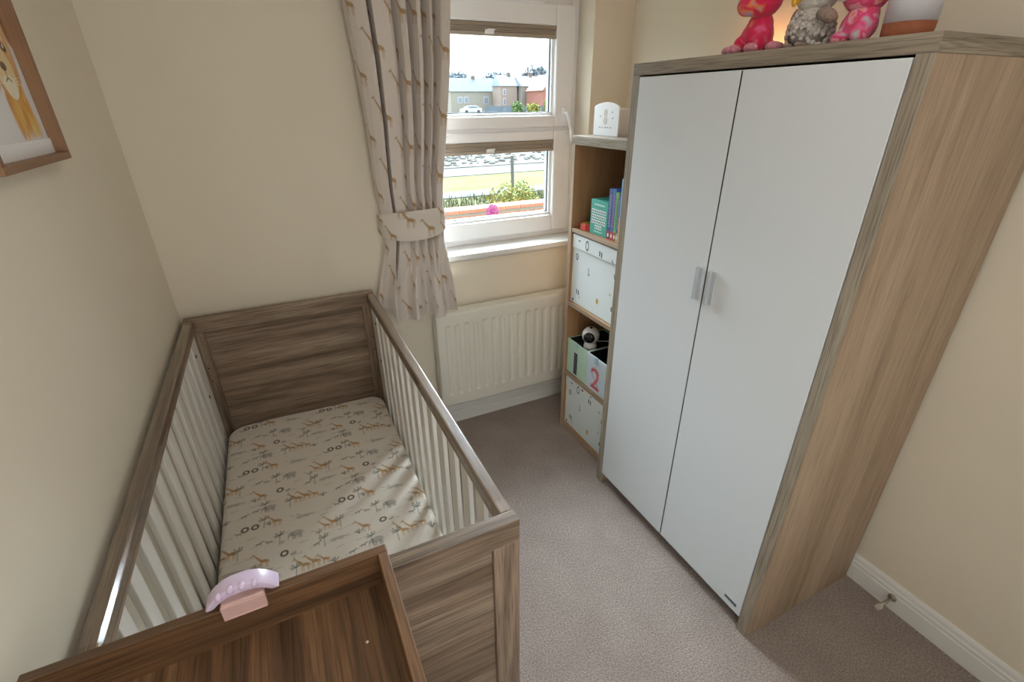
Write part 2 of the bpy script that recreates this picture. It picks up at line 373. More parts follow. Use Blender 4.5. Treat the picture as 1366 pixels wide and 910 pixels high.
skirt('baseboard_window', 'x', .0, XR, 0, -1); skirt('baseboard_left', 'y', YB, -.016, 0, 1); skirt('baseboard_right', 'y', YB, -.016, XR, -1)

dm = MB().box(.17, .23, YB, YB+.018, 0, 2.04).box(1.01, 1.07, YB, YB+.018, 0, 2.04).box(.23, 1.01, YB, YB+.018, 1.98, 2.04)  # door trim on the solid wall, added to frame the fill light
struct('trim_1', dm, M_gloss, bevel=.003)

# window ---------------------------------------------------------------
win = thing('window_1', None, None, (1.32, RD, WZ0), kind='structure')
F0, F1 = RD, RD+.06
def ringbox(m, x0, x1, z0, z1, w, y0, y1, wb=None, wt=None):
    wb = w if wb is None else wb; wt = w if wt is None else wt
    m.box(x0, x0+w, y0, y1, z0, z1).box(x1-w, x1, y0, y1, z0, z1).box(x0+w, x1-w, y0, y1, z0, z0+wb).box(x0+w, x1-w, y0, y1, z1-wt, z1)
mf = MB(); ringbox(mf, WX0, WX1, WZ0+.02, WZ1, .045, F0, F1+.02); mf.box(WX0+.04, WX1-.04, F0, F1+.02, 1.425, 1.475)
part('window_frame', mf, M_upvc, win, bevel=.004)
GX0, GX1 = 1.0, 1.718
for (z0, z1, gz0, gz1) in ((.955, 1.443, 1.038, 1.400), (1.458, 1.955, 1.510, 1.872)):
    s0, s1 = WX0+.03, WX1-.03
    ms = MB().box(s0, GX0, F0-.018, F0+.05, z0, z1).box(GX1, s1, F0-.018, F0+.05, z0, z1).box(GX0, GX1, F0-.018, F0+.05, z0, gz0).box(GX0, GX1, F0-.018, F0+.05, gz1, z1)
    sash = part('window_sash', ms, M_upvc, win, bevel=.008, seg=3)
    mg = MB()                                                    # sloped glazing bead
    for (xa, xb, za, zb) in ((GX0, GX1, gz0-.0, gz0+.012), (GX0, GX1, gz1-.012, gz1)): mg.box(xa, xb, F0+.004, F0+.03, za, zb)
    for (xa, xb) in ((GX0, GX0+.012), (GX1-.012, GX1)): mg.box(xa, xb, F0+.004, F0+.03, gz0+.012, gz1-.012)
    part('glazing_bead', mg, M_upvc, sash, bevel=.003)
    mk = MB(); ringbox(mk, GX0+.012, GX1-.012, gz0+.012, gz1-.012, .004, F0+.018, F0+.026); part('glazing_seal', mk, M_seal, sash)
    mk = MB(); ringbox(mk, GX0+.010, GX1-.010, gz0+.010, gz1-.010, .004, F0+.034, F0+.046); part('pane_spacer', mk, M_metalspacer, sash)
    part('pane', MB().box(GX0+.008, GX1-.008, F0+.028, F0+.031, gz0+.008, gz1-.008), M_glass, sash)
mv = MB().box(1.05, 1.655, F0-.024, F0-.006, 1.948, 1.972); part('trickle_vent', mv, M_upvc, win, bevel=.004)
mh = MB().box(1.755, 1.778, F0-.032, F0-.018, 1.475, 1.545); hd = part('window_handle', mh, M_upvc, win, bevel=.004)
mh = MB().tube([(1.767, F0-.03, 1.52), (1.768, F0-.05, 1.517), (1.775, F0-.056, 1.49), (1.790, F0-.056, 1.44), (1.797, F0-.056, 1.385)], [.008, .009, .009, .008, .006]); part('lever', mh, M_upvc, hd, smooth=True)
# sill board
ms = MB().box(WX0-.0, WX1, -.001, F1+.03, .890, .930).box(WX0-.03, WX1+.05, -.032, -.001, .905, .930)
tag(part('window_sill', ms, M_gloss, win, bevel=.004), None)

# blinds ----------------------------------------------------------------
M_bl = plain('taupe_blind_fabric', 'AA9E90', .8); M_blr = plain('taupe_blind_rail', '978A7A', .45)
for lab, zt, zb in (('taupe pleated blind drawn up at the top of the upper window pane', 1.872, 1.822), ('taupe pleated blind drawn up at the top of the lower window pane', 1.400, 1.350)):
    r = thing('pleated_blind', lab, 'blind', (1.31, F0-.01, zb), 'raised pleated blinds')
    part('head_rail', MB().box(GX0+.001, GX1-.001, F0-.016, F0+.003, zt-.015, zt-.001), M_blr, r, bevel=.002)
    m = MB(); h = (zt-.015-zb-.014)/4
    for k in range(4): 
        z = zb+.014+h*k; m.prism([(F0-.012, z), (F0-.002, z), (F0-.002, z+h), (F0-.012, z+h), (F0-.015, z+h*.5)], 'x', GX0+.004, GX1-.004)
    part('pleat_stack', m, M_bl, r)
    part('bottom_rail', MB().box(GX0+.002, GX1-.002, F0-.018, F0+.002, zb, zb+.014), M_bl, r, bevel=.002)
    xt = 1.385 if zt > 1.6 else 1.375
    m = MB().box(xt-.02, xt+.02, F0-.026, F0-.018, zb+.006, zb+.022).box(xt-.012, xt+.022, F0-.032, F0-.026, zb+.018, zb+.024)
    part('tab', m, M_upvc, r, bevel=.002)

# radiator ---------------------------------------------------------------
rad = thing('radiator', 'cream ribbed panel radiator on the wall below the window', 'radiator', (1.37, -.05, .15))
RX0, RX1, RZ0, RZ1, RY = .998, 1.765, .152, .672, -.085
nxr, nzr = 360, 60; pitch = .0482
xs = np.linspace(RX0, RX1, nxr); zs = np.unique(np.concatenate([np.linspace(RZ0, RZ0+.05, 8), np.linspace(RZ0+.05, RZ0+.1, 14), np.linspace(RZ0+.1, RZ1-.09, 8), np.linspace(RZ1-.09, RZ1-.045, 14), np.linspace(RZ1-.045, RZ1, 6)]))
m = MB()
def sm(t): t = min(1, max(0, t)); return t*t*(3-2*t)
for z in zs:
    e = sm((z-(RZ0+.062))/.016)*sm((RZ1-.060-z)/.016)
    rim = -.006*sm((.008-(z-RZ0))/.008)-.006*sm((.008-(RZ1-z))/.008)
    for x in xs:
        ph = ((x-RX0-.036)/pitch) % 1.0; inside = 1.0 if RX0+.03 < x < RX1-.03 else 0.0
        q = sm((ph-.0)/.2)*sm((.62-ph)/.2)
        m.v.append((x, RY+(.009*q*e*inside)-rim, z))
n = len(zs); m.f = [(j*nxr+i, j*nxr+i+1, (j+1)*nxr+i+1, (j+1)*nxr+i) for j in range(n-1) for i in range(nxr-1)]
part('front_panel', m, M_rad, rad, smooth=True)
part('body', MB().box(RX0+.001, RX1-.001, RY+.012, -.028, RZ0+.004, RZ1-.004), M_rad, rad)
m = MB().box(RX0-.003, RX1+.003, RY+.002, -.025, RZ1-.003, RZ1+.003); part('top_grille', m, M_rad, rad, bevel=.002)
m = MB().box(RX0-.004, RX0-.001, RY+.001, -.026, RZ0+.004, RZ1); part('side_panel', m, M_rad, rad, bevel=.001)
m = MB().box(RX1+.001, RX1+.004, RY+.001, -.026, RZ0+.004, RZ1); part('side_panel', m, M_rad, rad, bevel=.001)
for a in (1.1, 1.6): part('bracket', MB().box(a, a+.04, -.03, 0, .25, .60), M_rad, rad)

# ------------------------------------------------------------------ curtain
key = [(0, .03), (.02, -.01), (.07, -.03), (.13, -.045), (.172, -.052), (.184, .0), (.192, .085), (.200, .085), (.206, .0), (.216, -.058), (.30, -.052), (.37, -.045), (.41, -.02), (.435, .03), (.455, .0), (.48, -.03), (.53, -.042), (.56, .0), (.58, .03),
       (.60, -.01), (.63, -.045), (.67, -.04), (.69, .01), (.705, .03), (.725, -.01), (.755, -.05), (.79, -.03), (.815, .025), (.835, -.01), (.86, -.045), (.905, -.055), (.95, -.05), (.975, -.02), (1, .02)]
kx = np.array([k[0] for k in key]); ky = np.array([k[1] for k in key])
kk = np.linspace(0, 1, 1200); yy = np.interp(kk, kx, ky); ker = np.hanning(9); ker /= ker.sum(); yy = np.convolve(np.pad(yy, 4, mode='edge'), ker, 'valid')
arc = np.concatenate([[0], np.cumsum(np.hypot(np.diff(kk)*.40, np.diff(yy)))]); CLOTH = arc[-1]; 
ck = lambda s: np.interp(s*arc[-1], arc, kk); cy_ = lambda s: np.interp(s*arc[-1], arc, yy)
# bottom has broader folds
yb = .030*np.sin(kk*2*pi*3.5+.4)+.006*np.sin(kk*2*pi*8+1.0)-.012; 
zk = [.66, .72, .80, .92, 1.03, 1.10, 1.17, 1.27, 1.5, 1.7, 1.9, 2.12]
xl = [.735, .738, .745, .775, .800, .806, .802, .795, .792, .782, .765, .75]
xr = [1.10, 1.098, 1.09, 1.078, 1.070, 1.070, 1.074, 1.082, 1.115, 1.140, 1.155, 1.16]
am = [1.0, 1.0, .95, .75, .5, .42, .42, .55, .8, .95, 1.0, 1.0]
CH = 1.44
cc = Canvas(CLOTH, CH, .0026, 'D9D0C8')
for r_ in range(16):
    for q_ in range(-1, 14):
        gx = .05+q_*.140+(.070 if r_ % 2 else 0); gy = .02+r_*.112
        giraffe(cc, gx, gy, .062, 'A98350', 1, .8)
def curt(X, Y):
    s = X/CLOTH; v = Y/CH
    hem = .685+.10*np.clip((.22-s)/.22, 0, 1)**1.5+.006*np.sin(s*14)
    z = hem+(2.12-hem)*v
    L = np.interp(z, zk, xl); R = np.interp(z, zk, xr); a = np.interp(z, zk, am); k = ck(s)
    low = np.clip((1.06-z)/.2, 0, 1); y = cy_(s)*(1-low)+low*(np.interp(k, kk, yb))
    tie = np.exp(-((z-1.12)/.10)**2)
    return np.stack([L+(R-L)*k, -.075+a*y-.012*tie*np.sin(np.pi*k)-.01*low, z], -1)
M_curt = painted('giraffe_curtain_cloth', .9, .2, .15, 1200)
cur = thing('curtain', 'cream curtain with small brown giraffes, tied back left of the window', 'curtain', (.93, -.07, .69))
cc.mesh('drape', curt, M_curt, cur)
m = MB().tube([(.55, -.07, 2.13), (2.0, -.07, 2.13)], .012, 14); pole = solo('curtain_pole', m, M_upvc, 'white curtain pole above the window, out of frame', 'curtain pole', (1.27, -.07, 2.118), smooth=True)
for a in (.6, 1.93): part('bracket', MB().box(a, a+.02, -.07, 0, 2.12, 2.14), M_upvc, pole)
# tieback band: a sash round the gathered cloth
TBW, TBH = .40, .105
tb = Canvas(TBW, TBH, .0026, 'DDD5CB')
for gx, gy in ((.05, .05), (.11, -.01), (.18, .045), (.15, .08), (.25, .005), (.31, .055), (.33, -.02), (.03, -.02)): giraffe(tb, gx, gy, .052, 'A98350', 1, .85)
def band(X, Y):
    u = X/TBW; v = Y/TBH; a = pi*(1.12*u-.06)
    x = .936-.143*np.cos(a); y = -.052-.072*np.sin(a)**.8*np.where(np.sin(a) > 0, 1, 0) if False else -.045-.082*np.abs(np.sin(a))**.6*np.sign(np.sin(a))
    sag = -.045*np.sin(np.clip(u, 0, 1)*pi)**1.0
    z = 1.093+.012*(u-.5)+sag*(1-v)*1.0-.0*v + (v-.0)*.078*(1-.25*np.abs(2*u-1)**3)
    y = y+.003*np.sin(v*pi*2+u*9)
    return np.stack([x, y, z], -1)
tb.mesh('tieback', band, M_curt, cur)

# ------------------------------------------------------------------ cot
cot = thing('cot_bed', 'wooden cot with oak-effect ends and white slatted sides', 'cot', (.37, -.75, 0))
X0, X1, Y0, Y1, ZT = .0126+.004, .7319, -1.4909, -.0309, .832
# far end board
def endboard(yo, yi, face):
    lo, hi = min(yo, yi), max(yo, yi); e = part('end_board', MB().box(X0+.055, X1-.055, lo+.009, hi-.009, .12, ZT-.05), M_cot['x'], cot)
    part('top_rail', MB().box(X0, X1, lo, hi, ZT-.058, ZT), M_cot['x'], e, bevel=.002)
    for xa in (X0, X1-.058): part('post', MB().box(xa, xa+.058, lo, hi, 0, ZT-.058), M_cot['z'], e, bevel=.002)
    part('bottom_rail', MB().box(X0+.058, X1-.058, lo, hi, .10, .16), M_cot['x'], e, bevel=.002)
    return e
e1 = endboard(Y1, Y1-.034, 1); e2 = endboard(Y0, Y0+.030, -1)
for z in (.62, .56):
    for xx in (.052, X1-.03): part('screw_cap', MB().ball((xx, Y1-.034, z), .0035, 8), M_hole, e1, smooth=True)
YI0, YI1 = Y0+.030, Y1-.034
for sx, xa, xb in ((0, X0, X0+.033), (1, X1-.031, X1)):
    sd = part('side_frame', MB().box(xa+.003, xb-.003, YI0, YI1, .15, .19), M_slat, cot, bevel=.002)
    part('side_rail', MB().box(xa, xb, YI0, YI1, ZT-.048, ZT-.004), M_cot['y'], sd, bevel=.006, seg=3)
    # clear teething cover over the top of the rail
    c0, c1 = xa-.0012, xb+.0012; zt = ZT-.0025; t = .0012
    pts = [(c0, ZT-.026), (c0, zt-.006), (c0+.006, zt), (c1-.006, zt), (c1, zt-.006), (c1, ZT-.026), (c1-t, ZT-.026), (c1-t, zt-.0065), (c1-.0065, zt-t), (c0+.0065, zt-t), (c0+t, zt-.0065), (c0+t, ZT-.026)]
    part('teething_cover', MB().prism(pts, 'y', YI0+.04, YI1-.04), M_clear, sd)
    xm = (xa+xb)/2; 
    for (ya, yb_) in ((YI1-.105, YI1-.001), (YI0+.001, YI0+.062)): part('stile', MB().box(xm-.006, xm+.006, ya, yb_, .10, ZT-.048), M_slat, sd, bevel=.002)
    s_ = 1 if sx == 0 else -1
    for z in (.715, .535): part('bolt', MB().ball((xm+.006*s_, YI1-.080, z), (.003, .0075, .0075), 12), M_hole, sd, smooth=True)
    ya, yb_ = YI0+.062, YI1-.105; ns = 12; gap = (yb_-ya-ns*.048)/(ns+1); sl = None
    for k in range(ns):
        y = ya+gap*(k+1)+.048*k
        if sl is None: sl = part('slat', MB().box(xm-.0065, xm+.0065, y, y+.048, .185, ZT-.046), M_slat, sd, bevel=.0025); y_first = y
        else:
            q = sl.copy(); COL.objects.link(q); q.location = (0, y-y_first, 0); q.name = 'slat'
part('mattress_base', MB().box(X0+.036, X1-.034, YI0+.002, YI1-.002, .195, .215), M_slat, cot)

# mattress with printed sheet
MX0, MX1, MY0, MY1, MZ = .052, .699, -1.456, -.070, .33
mat_ = thing('cot_mattress', 'mattress in a cream fitted sheet printed with safari animals, inside the cot', 'mattress', (.375, -.76, .216))
sw, sh = MX1-MX0, MY1-MY0; sc = Canvas(sw, sh, .0021, 'E6DED2')
tile = [('O2', 0, 0), ('O2', .030, -.002), ('sprig', .073, -.012), ('palm', .056, -.016), ('gir', .095, -.022), ('eleph', .150, -.105), ('birds', .209, -.105), ('O', .110, -.150),
        ('gir', .052, -.172), ('sprig', .029, -.175), ('gir', .264, -.105), ('calf', .240, -.108), ('rhino', .175, -.025), ('gir', .164, -.240), ('gir', .193, -.240), ('calf', .222, -.243),
        ('sprig', .247, -.252), ('zebra', -.004, -.245), ('zebra', .031, -.235), ('zebra', .039, -.088), ('zebraf', .070, -.092), ('palm', .099, -.110), ('sprigs', .108, -.108),
        ('zebra', .203, -.165), ('palm', .226, -.178), ('rhino', .265, -.172), ('palm', .060, -.240), ('eleph', .075, -.246), ('birds', .150, -.006), ('palm', -.02, -.12), ('palm', .138, -.256),
        ('hill', .17, -.13), ('hill', .03, -.20), ('hill', .285, -.13), ('zebraf', .285, -.018), ('birdss', .10, -.07), ('palmS', .215, -.135), ('palmS', .135, -.185), ('hill', .12, -.07), ('hill', .02, -.05), ('hill', .24, -.04), ('hill', .09, -.20), ('hill', .20, -.21), ('hill', .27, -.20), ('birdss', .01, -.128), ('birdss', .255, -.02), ('birdss', .15, -.17)]
PX, PY = .3025, .3025
for ix in range(-1, 3):
    for iy in range(-1, 6):
        for kd, dx, dy in tile:
            x = .125-MX0+dx+ix*PX; y = (-.11-MY0)+dy-iy*PY
            if x < -.05 or x > sw+.05 or y < -.05 or y > sh+.06: continue
            if kd in ('O2', 'O'): sc.ring(x, y, .0095, .0028, '3A2D22', .92); sc.ring(x, y, .0070, .0012, '7A5B3A', .5)
            elif kd == 'sprig': sprig(sc, x, y, .020)
            elif kd == 'sprigs': sprig(sc, x, y, .011, '6E7366')
            elif kd == 'palm': palm(sc, x, y, .038)
            elif kd == 'palmS': palm(sc, x, y, .022)
            elif kd == 'gir': giraffe(sc, x, y-.006, .047, 'C0935A', 1, .95)
            elif kd == 'calf': giraffe(sc, x, y-.003, .036, 'C0935A', 1, .95)
            elif kd == 'eleph': elephant(sc, x, y, .046, .55)
            elif kd == 'rhino': rhino(sc, x, y, .043, .55)
            elif kd == 'zebra': zebra(sc, x, y, .023)
            elif kd == 'zebraf': zebra(sc, x, y, .020, -1)
            elif kd == 'birds': birds(sc, x, y, .021)
            elif kd == 'birdss': birds(sc, x, y, .013)
            elif kd == 'hill': sc.cap(x-.012, y, x+.012, y+.002, .0022, .0012, 'A09A90', .5)
def sheet(X, Y):
    x = X+MX0; y = Y+MY0; R = .065; cx_ = (MX0+MX1)/2; cy2 = (MY0+MY1)/2; hx = (MX1-MX0)/2; hy = (MY1-MY0)/2
    qx = np.abs(x-cx_)-(hx-R); qy = np.abs(y-cy2)-(hy-R); corner = (qx > 0) & (qy > 0); d = np.hypot(np.maximum(qx, 0), np.maximum(qy, 0))
    f = np.where(corner & (d > R), R/np.maximum(d, 1e-9), 1)
    x2 = np.where(corner, cx_+np.sign(x-cx_)*(hx-R+np.maximum(qx, 0)*f), x); y2 = np.where(corner, cy2+np.sign(y-cy2)*(hy-R+np.maximum(qy, 0)*f), y)
    s = np.where(corner, R-np.minimum(d, R), np.minimum(hx-np.abs(x-cx_), hy-np.abs(y-cy2))); r = .022
    z = MZ-np.where(s < r, r-np.sqrt(np.maximum(r*r-(r-s)**2, 0)), 0)
    # creases pulled from the right-hand edge
    e = np.clip((x-.47)/.20, 0, 1)**1.4*np.exp(-((y+.98)/.30)**2)
    z = z+.012*e*np.sin((y*1.0-(x-.69)*.9)*2*pi/.135)*np.clip(s/.02, 0, 1)+.0018*np.sin(x*9+y*5)+.001*np.sin(y*21-x*8)
    z = z+.0022*np.exp(-((x-.2)/.2)**2)*np.sin(y*19+x*14)
    return np.stack([x2, y2, z], -1)
M_sheet = painted('safari_sheet_cloth', .8, .15, .1, 1000)
sc.mesh('fitted_sheet', sheet, M_sheet, mat_)
def rrect(x0, x1, y0, y1, R, n=8):
    p = []
    for cx_, cy2, a0 in ((x1-R, y1-R, 0), (x0+R, y1-R, pi/2), (x0+R, y0+R, pi), (x1-R, y0+R, 3*pi/2)):
        for k in range(n+1): a = a0+pi/2*k/n; p.append((cx_+R*cos(a), cy2+R*sin(a)))
    return p
part('mattress_side', MB().prism(rrect(MX0, MX1, MY0, MY1, .065), 'z', .216, MZ-.0215), plain('sheet_side_cloth', 'DFD5C2', .85), mat_)

# ------------------------------------------------------------------ changing unit at the near end of the cot
TX0, TX1, TY1, TY0, TZ0, TZ1 = .032, .472, -1.541, -2.14, .868, .95
dr = thing('changing_dresser', 'brown wooden changing unit with a raised-rim tray top, nearest the camera', 'changing table', (.25, -1.84, 0))
part('tray_floor', MB().box(TX0+.014, TX1-.014, TY0+.014, TY1-.014, TZ0, .886), M_tray['y'], dr)
for nm, a in (('tray_rim', (TX0, TX1, TY1-.015, TY1, TZ0, TZ1)), ('tray_rim', (TX0, TX1, TY0, TY0+.015, TZ0, TZ1))): part(nm, MB().box(*a), M_tray['x'], dr, bevel=.0015)
for nm, a in (('tray_rim', (TX0, TX0+.015, TY0+.015, TY1-.015, TZ0, TZ1)), ('tray_rim', (TX1-.015, TX1, TY0+.015, TY1-.015, TZ0, TZ1))): part(nm, MB().box(*a), M_tray['y'], dr, bevel=.0015)
mb = MB().ball((TX1-.055, TY1-.10, .8862), (.0022, .0022, .001), 8); part('screw_cap', mb, plain('pale_cap', 'E8DCC8', .5), dr)
part('carcass', MB().box(.036, .440, -2.125, -1.560, .06, TZ0-.002), M_tray['z'], dr, bevel=.002)
for k, (a, b) in enumerate(((.08, .325), (.333, .578), (.586, .845))):
    d_ = part('drawer', MB().box(.441, .455, -2.11, -1.575, a, b), M_satin, dr, bevel=.002)
    part('handle', MB().box(.455, .466, -1.89, -1.79, b-.03, b-.018), M_satin, d_, bevel=.002)
part('plinth', MB().box(.05, .42, -2.11, -1.575, 0, .06), M_tray['y'], dr)

# lilac clip on the rim
M_lil = plain('lilac_plastic', 'D9C8E4', .35, coat=.2); M_pinkp = plain('pink_plastic', 'D3AFAB', .4)
hx0, hx1 = .230, .322; n = 24; m = MB(); y0_, y1_ = -1.557, -1.532
top = []; bot = []
for k in range(n+1):
    t = k/n; x = hx0+(hx1-hx0)*t; a = 2*t-1; h = .027*(1-abs(a)**2.6)
    top.append((x, .957+h)); bot.append((x, .957+max(0, h-.013)))
pts = top+bot[::-1][1:-1]
m.prism(pts, 'y', y0_, y1_)
clip = thing('clip_on_light', 'pale lilac arched plastic clip with four round bumps on the tray rim', 'clip', (.278, -1.548, .95))
part('arch', m, M_lil, clip, bevel=.004, seg=3, smooth=True)
for k in range(4):
    t = .22+.16*k; x = hx0+(hx1-hx0)*t; a = 2*t-1; part('button', MB().ball((x, -1.555, .957+.027*(1-abs(a)**2.6)-.003), (.0048, .006, .006), 14), M_lil, clip, smooth=True)
m = MB().box(.248, .303, -1.5625, -1.5562, .936, .960); part('clip_flap', m, M_pinkp, clip, bevel=.0015, seg=2)
m = MB().box(.249, .302, -1.5640, -1.5620, .9365, .939); part('flap_lip', m, M_pinkp, clip, bevel=.0006, seg=1)
m = MB().box(.249, .302, -1.560, -1.535, .951, .962); part('clip_bridge', m, M_pinkp, clip, bevel=.002)

# ------------------------------------------------------------------ wardrobe
XF, YN, YF, ZW, XB = 1.516, -1.551, -.718, 1.670, 2.038
war = thing('wardrobe', 'tall two-door wardrobe with white doors and oak-effect sides', 'wardrobe', (1.78, -1.135, 0))
part('top_panel', MB().box(XF, XB, YN, YF, ZW-.033, ZW), M_edge['y'], war, bevel=.0012)
part('end_strip', MB().box(XF+.001, XB, YN-.0006, YN, ZW-.032, ZW-.001), M_edge['x'], war)
for ya, yb_ in ((YN, YN+.033), (YF-.033, YF)):
    sp_ = part('side_panel', MB().box(XF+.004, XB, ya, yb_, 0, ZW-.033), M_war['z'], war, bevel=.001)
    part('edge_strip', MB().box(XF, XF+.004, ya, yb_, 0, ZW-.033), M_edge['z'], sp_, bevel=.0008)
part('back_panel', MB().box(XB-.01, XB-.002, YN+.033, YF-.033, .05, ZW-.033), M_war['z'], war)
part('plinth', MB().box(XF+.06, XF+.075, YN+.033, YF-.033, 0, .055), M_shadow, war)  # dark colour carries the shadow below the doors
part('base_panel', MB().box(XF+.025, XB-.01, YN+.033, YF-.033, .048, .066), M_war['y'], war)
DY = -1.139
for k, (ya, yb_) in enumerate(((YN+.0355, DY-.0026), (DY+.0026, YF-.0355))):
    d_ = part('door', MB().box(XF-.001, XF+.017, ya, yb_, .058, ZW-.038), M_satin, war, bevel=.0015)
    ys = yb_ if k == 0 else ya; part('gap_shade_strip', MB().box(XF+.001, XF+.016, ys-.0006, ys+.0006, .060, ZW-.040), M_hole, d_)  # dark strip on the meeting edge, paints the shade in the door gap
    # folded-lip pull handle
    hy = DY-.030 if k == 0 else DY+.020
    h = MB().prism([(XF-.001, hy+.008), (XF-.015, hy+.008), (XF-.015, hy+.0055), (XF-.004, hy+.0045), (XF-.004, hy-.0085), (XF-.001, hy-.0085)], 'z', 1.026, 1.127)
    tag(part('handle', h, plain('pale_grey_handle', 'BCC3C9', .35), d_, bevel=.0005), 'white lipped door handle')
    if k == 0:
        b_ = part('badge', MB().box(XF-.003, XF-.001, -1.498, -1.452, .083, .094), plain('dark_badge', '50565E', .35, .6), d_, bevel=.0008)
        q = MB()
        for i in range(9): y = -1.456-.0044*i; q.box(XF-.0034, XF-.003, y-.0026, y, .0860, .0912 if i % 3 else .0900)
        part('lettering', q, plain('badge_letter', 'A9B0B8', .4, .5), b_)
# doorstop
ds = thing('door_stop', 'small brushed metal door stop projecting from the right skirting board', 'door stop', (XR-.015, -1.692, .05))
Mr = Matrix.Rotation(-pi/2, 3, 'Y')
part('base_plate', MB().lathe([(.013, 0), (.013, .004), (.007, .008)], (XR-.016, -1.692, .052), 20, Mr), M_steel, ds, smooth=False)
part('stem', MB().tube([(XR-.02, -1.692, .052), (XR-.08, -1.692, .052)], .0055, 14), M_steel, ds, smooth=True)
part('rubber_tip', MB().tube([(XR-.08, -1.692, .052), (XR-.083, -1.692, .052), (XR-.098, -1.692, .052), (XR-.1, -1.692, .052)], [.006, .0095, .0095, .008], 16), M_rub, ds, smooth=False)

# ------------------------------------------------------------------ bookcase
BF, BY1, BY0, BT = 1.578, -.283, -.665, 1.443
bc = thing('bookcase', 'narrow tall oak-effect bookcase between the window and the wardrobe', 'bookcase', (1.8, -.47, 0))
part('top_board', MB().box(BF, XB, BY0, BY1, BT-.034, BT), M_edge['y'], bc, bevel=.001)
for ya, yb_ in ((BY1-.022, BY1), (BY0, BY0+.022)):
    p_ = part('side_panel', MB().box(BF+.003, XB, ya, yb_, 0, BT-.034), M_bk['z'], bc, bevel=.001)
    part('edge_strip', MB().box(BF, BF+.003, ya, yb_, 0, BT-.034), M_war['z'], p_)
part('back_panel', MB().box(1.885, 1.893, BY0+.022, BY1-.022, .03, BT-.034), M_bk['z'], bc)
SH = [(.0, .032), (.328, .350), (.702, .720), (1.052, 1.070)]
for i, (a, b) in enumerate(SH):
    s_ = part('shelf', MB().box(BF+.006, 1.885, BY0+.022, BY1-.022, a, b), M_bk['y'], bc, bevel=.001)
    part('edge_strip', MB().box(BF+.003, BF+.006, BY0+.022, BY1-.022, a, b), M_war['y'], s_)

# fabric boxes with cuff and tiny prints
M_box = plain('pale_mint_fabric', 'E3ECEE', .85, bump=.2, bscale=900); M_boxtrim = plain('cream_trim', 'E6DFC6', .8)
M_pgrey = plain('print_slate', '4A5560', .9); M_pgold = plain('print_gold', 'C8B46A', .9); M_pred = plain('print_wine', '7A3C4A', .9)
def marks(m, x, lst):
    for (y, z, w, h, s) in lst:
        if s == 'i': m.box(x-.0006, x, y-w, y, z-h/2, z+h/2); m.box(x-.0006, x, y-w-.008-w, y-w-.008, z-h/2-.003, z+h/2-.003)
        elif s == 'o':
            for k in range(10):
                a = 2*pi*k/10; b2 = 2*pi*(k+1)/10
                p = [(y+w*cos(a), z+h*sin(a)), (y+w*cos(b2), z+h*sin(b2)), (y+.72*w*cos(b2), z+.72*h*sin(b2)), (y+.72*w*cos(a), z+.72*h*sin(a))]
                m.prism(p, 'x', x-.0006, x)
        elif s == 'l': m.prism([(y, z+h/2), (y-w*.3, z+h/2), (y-w*.5, z-h*.2), (y-w*1.3, z-h*.5), (y-w*.3, z-h*.5)], 'x', x-.0006, x)
        elif s == 'd': m.prism([(y+w*.5*cos(2*pi*k/8), z+h*.5*sin(2*pi*k/8)) for k in range(8)], 'x', x-.0006, x)
for nm, lab, z0, z1, grp in (('storage_box', 'pale fabric storage box filling the shelf under the books', .7205, 1.044, 'pale fabric storage boxes'), ('storage_box', 'pale fabric storage box on the bottom shelf of the bookcase', .0325, .322, 'pale fabric storage boxes')):
    r = thing(nm, lab, 'storage box', (1.72, -.474, z0), grp)
    part('body', MB().box(1.592, 1.86, -.636, -.312, z0, z1-.004), M_box, r, bevel=.006, seg=3)
    part('cuff', MB().box(1.586, 1.864, -.639, -.309, z1-.062, z1), M_box, r, bevel=.005, seg=3)
    part('trim', MB().box(1.589, 1.592, -.3165, -.310, z0+.004, z1-.062), M_boxtrim, r)
    H = z1-z0; a = MB(); marks(a, 1.592, [(-.345, z0+H*.70, .011, .014, 'o'), (-.345, z0+H*.70, .004, .006, 'd'), (-.435, z0+H*.56, .010, .032, 'l'), (-.352, z0+H*.20, .006, .022, 'i'), (-.616, z0+H*.66, .012, .02, 'l'), (-.615, z0+H*.22, .006, .02, 'i'), (-.325, z0+.016, .012, .014, 'd'), (-.345, z0+H*.655, .012, .003, 'd')])
    part('print', a, M_pgrey, r)
    a = MB(); marks(a, 1.592, [(-.515, z0+H*.22, .018, .028, 'd'), (-.375, z0+H*.13, .006, .012, 'd'), (-.60, z0+H*.40, .008, .012, 'd')]); part('print', a, M_pgold, r)
    a = MB(); marks(a, 1.586, [(-.365, z1-.022, .018, .006, 'd'), (-.425, z1-.030, .012, .022, 'o'), (-.515, z1-.040, .006, .022, 'i'), (-.60, z1-.05, .014, .010, 'l')]); part('print', a, M_pgrey, r)
    if z0 < .5: a = MB(); marks(a, 1.586, [(-.46, z1-.012, .02, .010, 'd'), (-.53, z1-.010, .012, .008, 'd')]); part('print', a, M_pred, r)

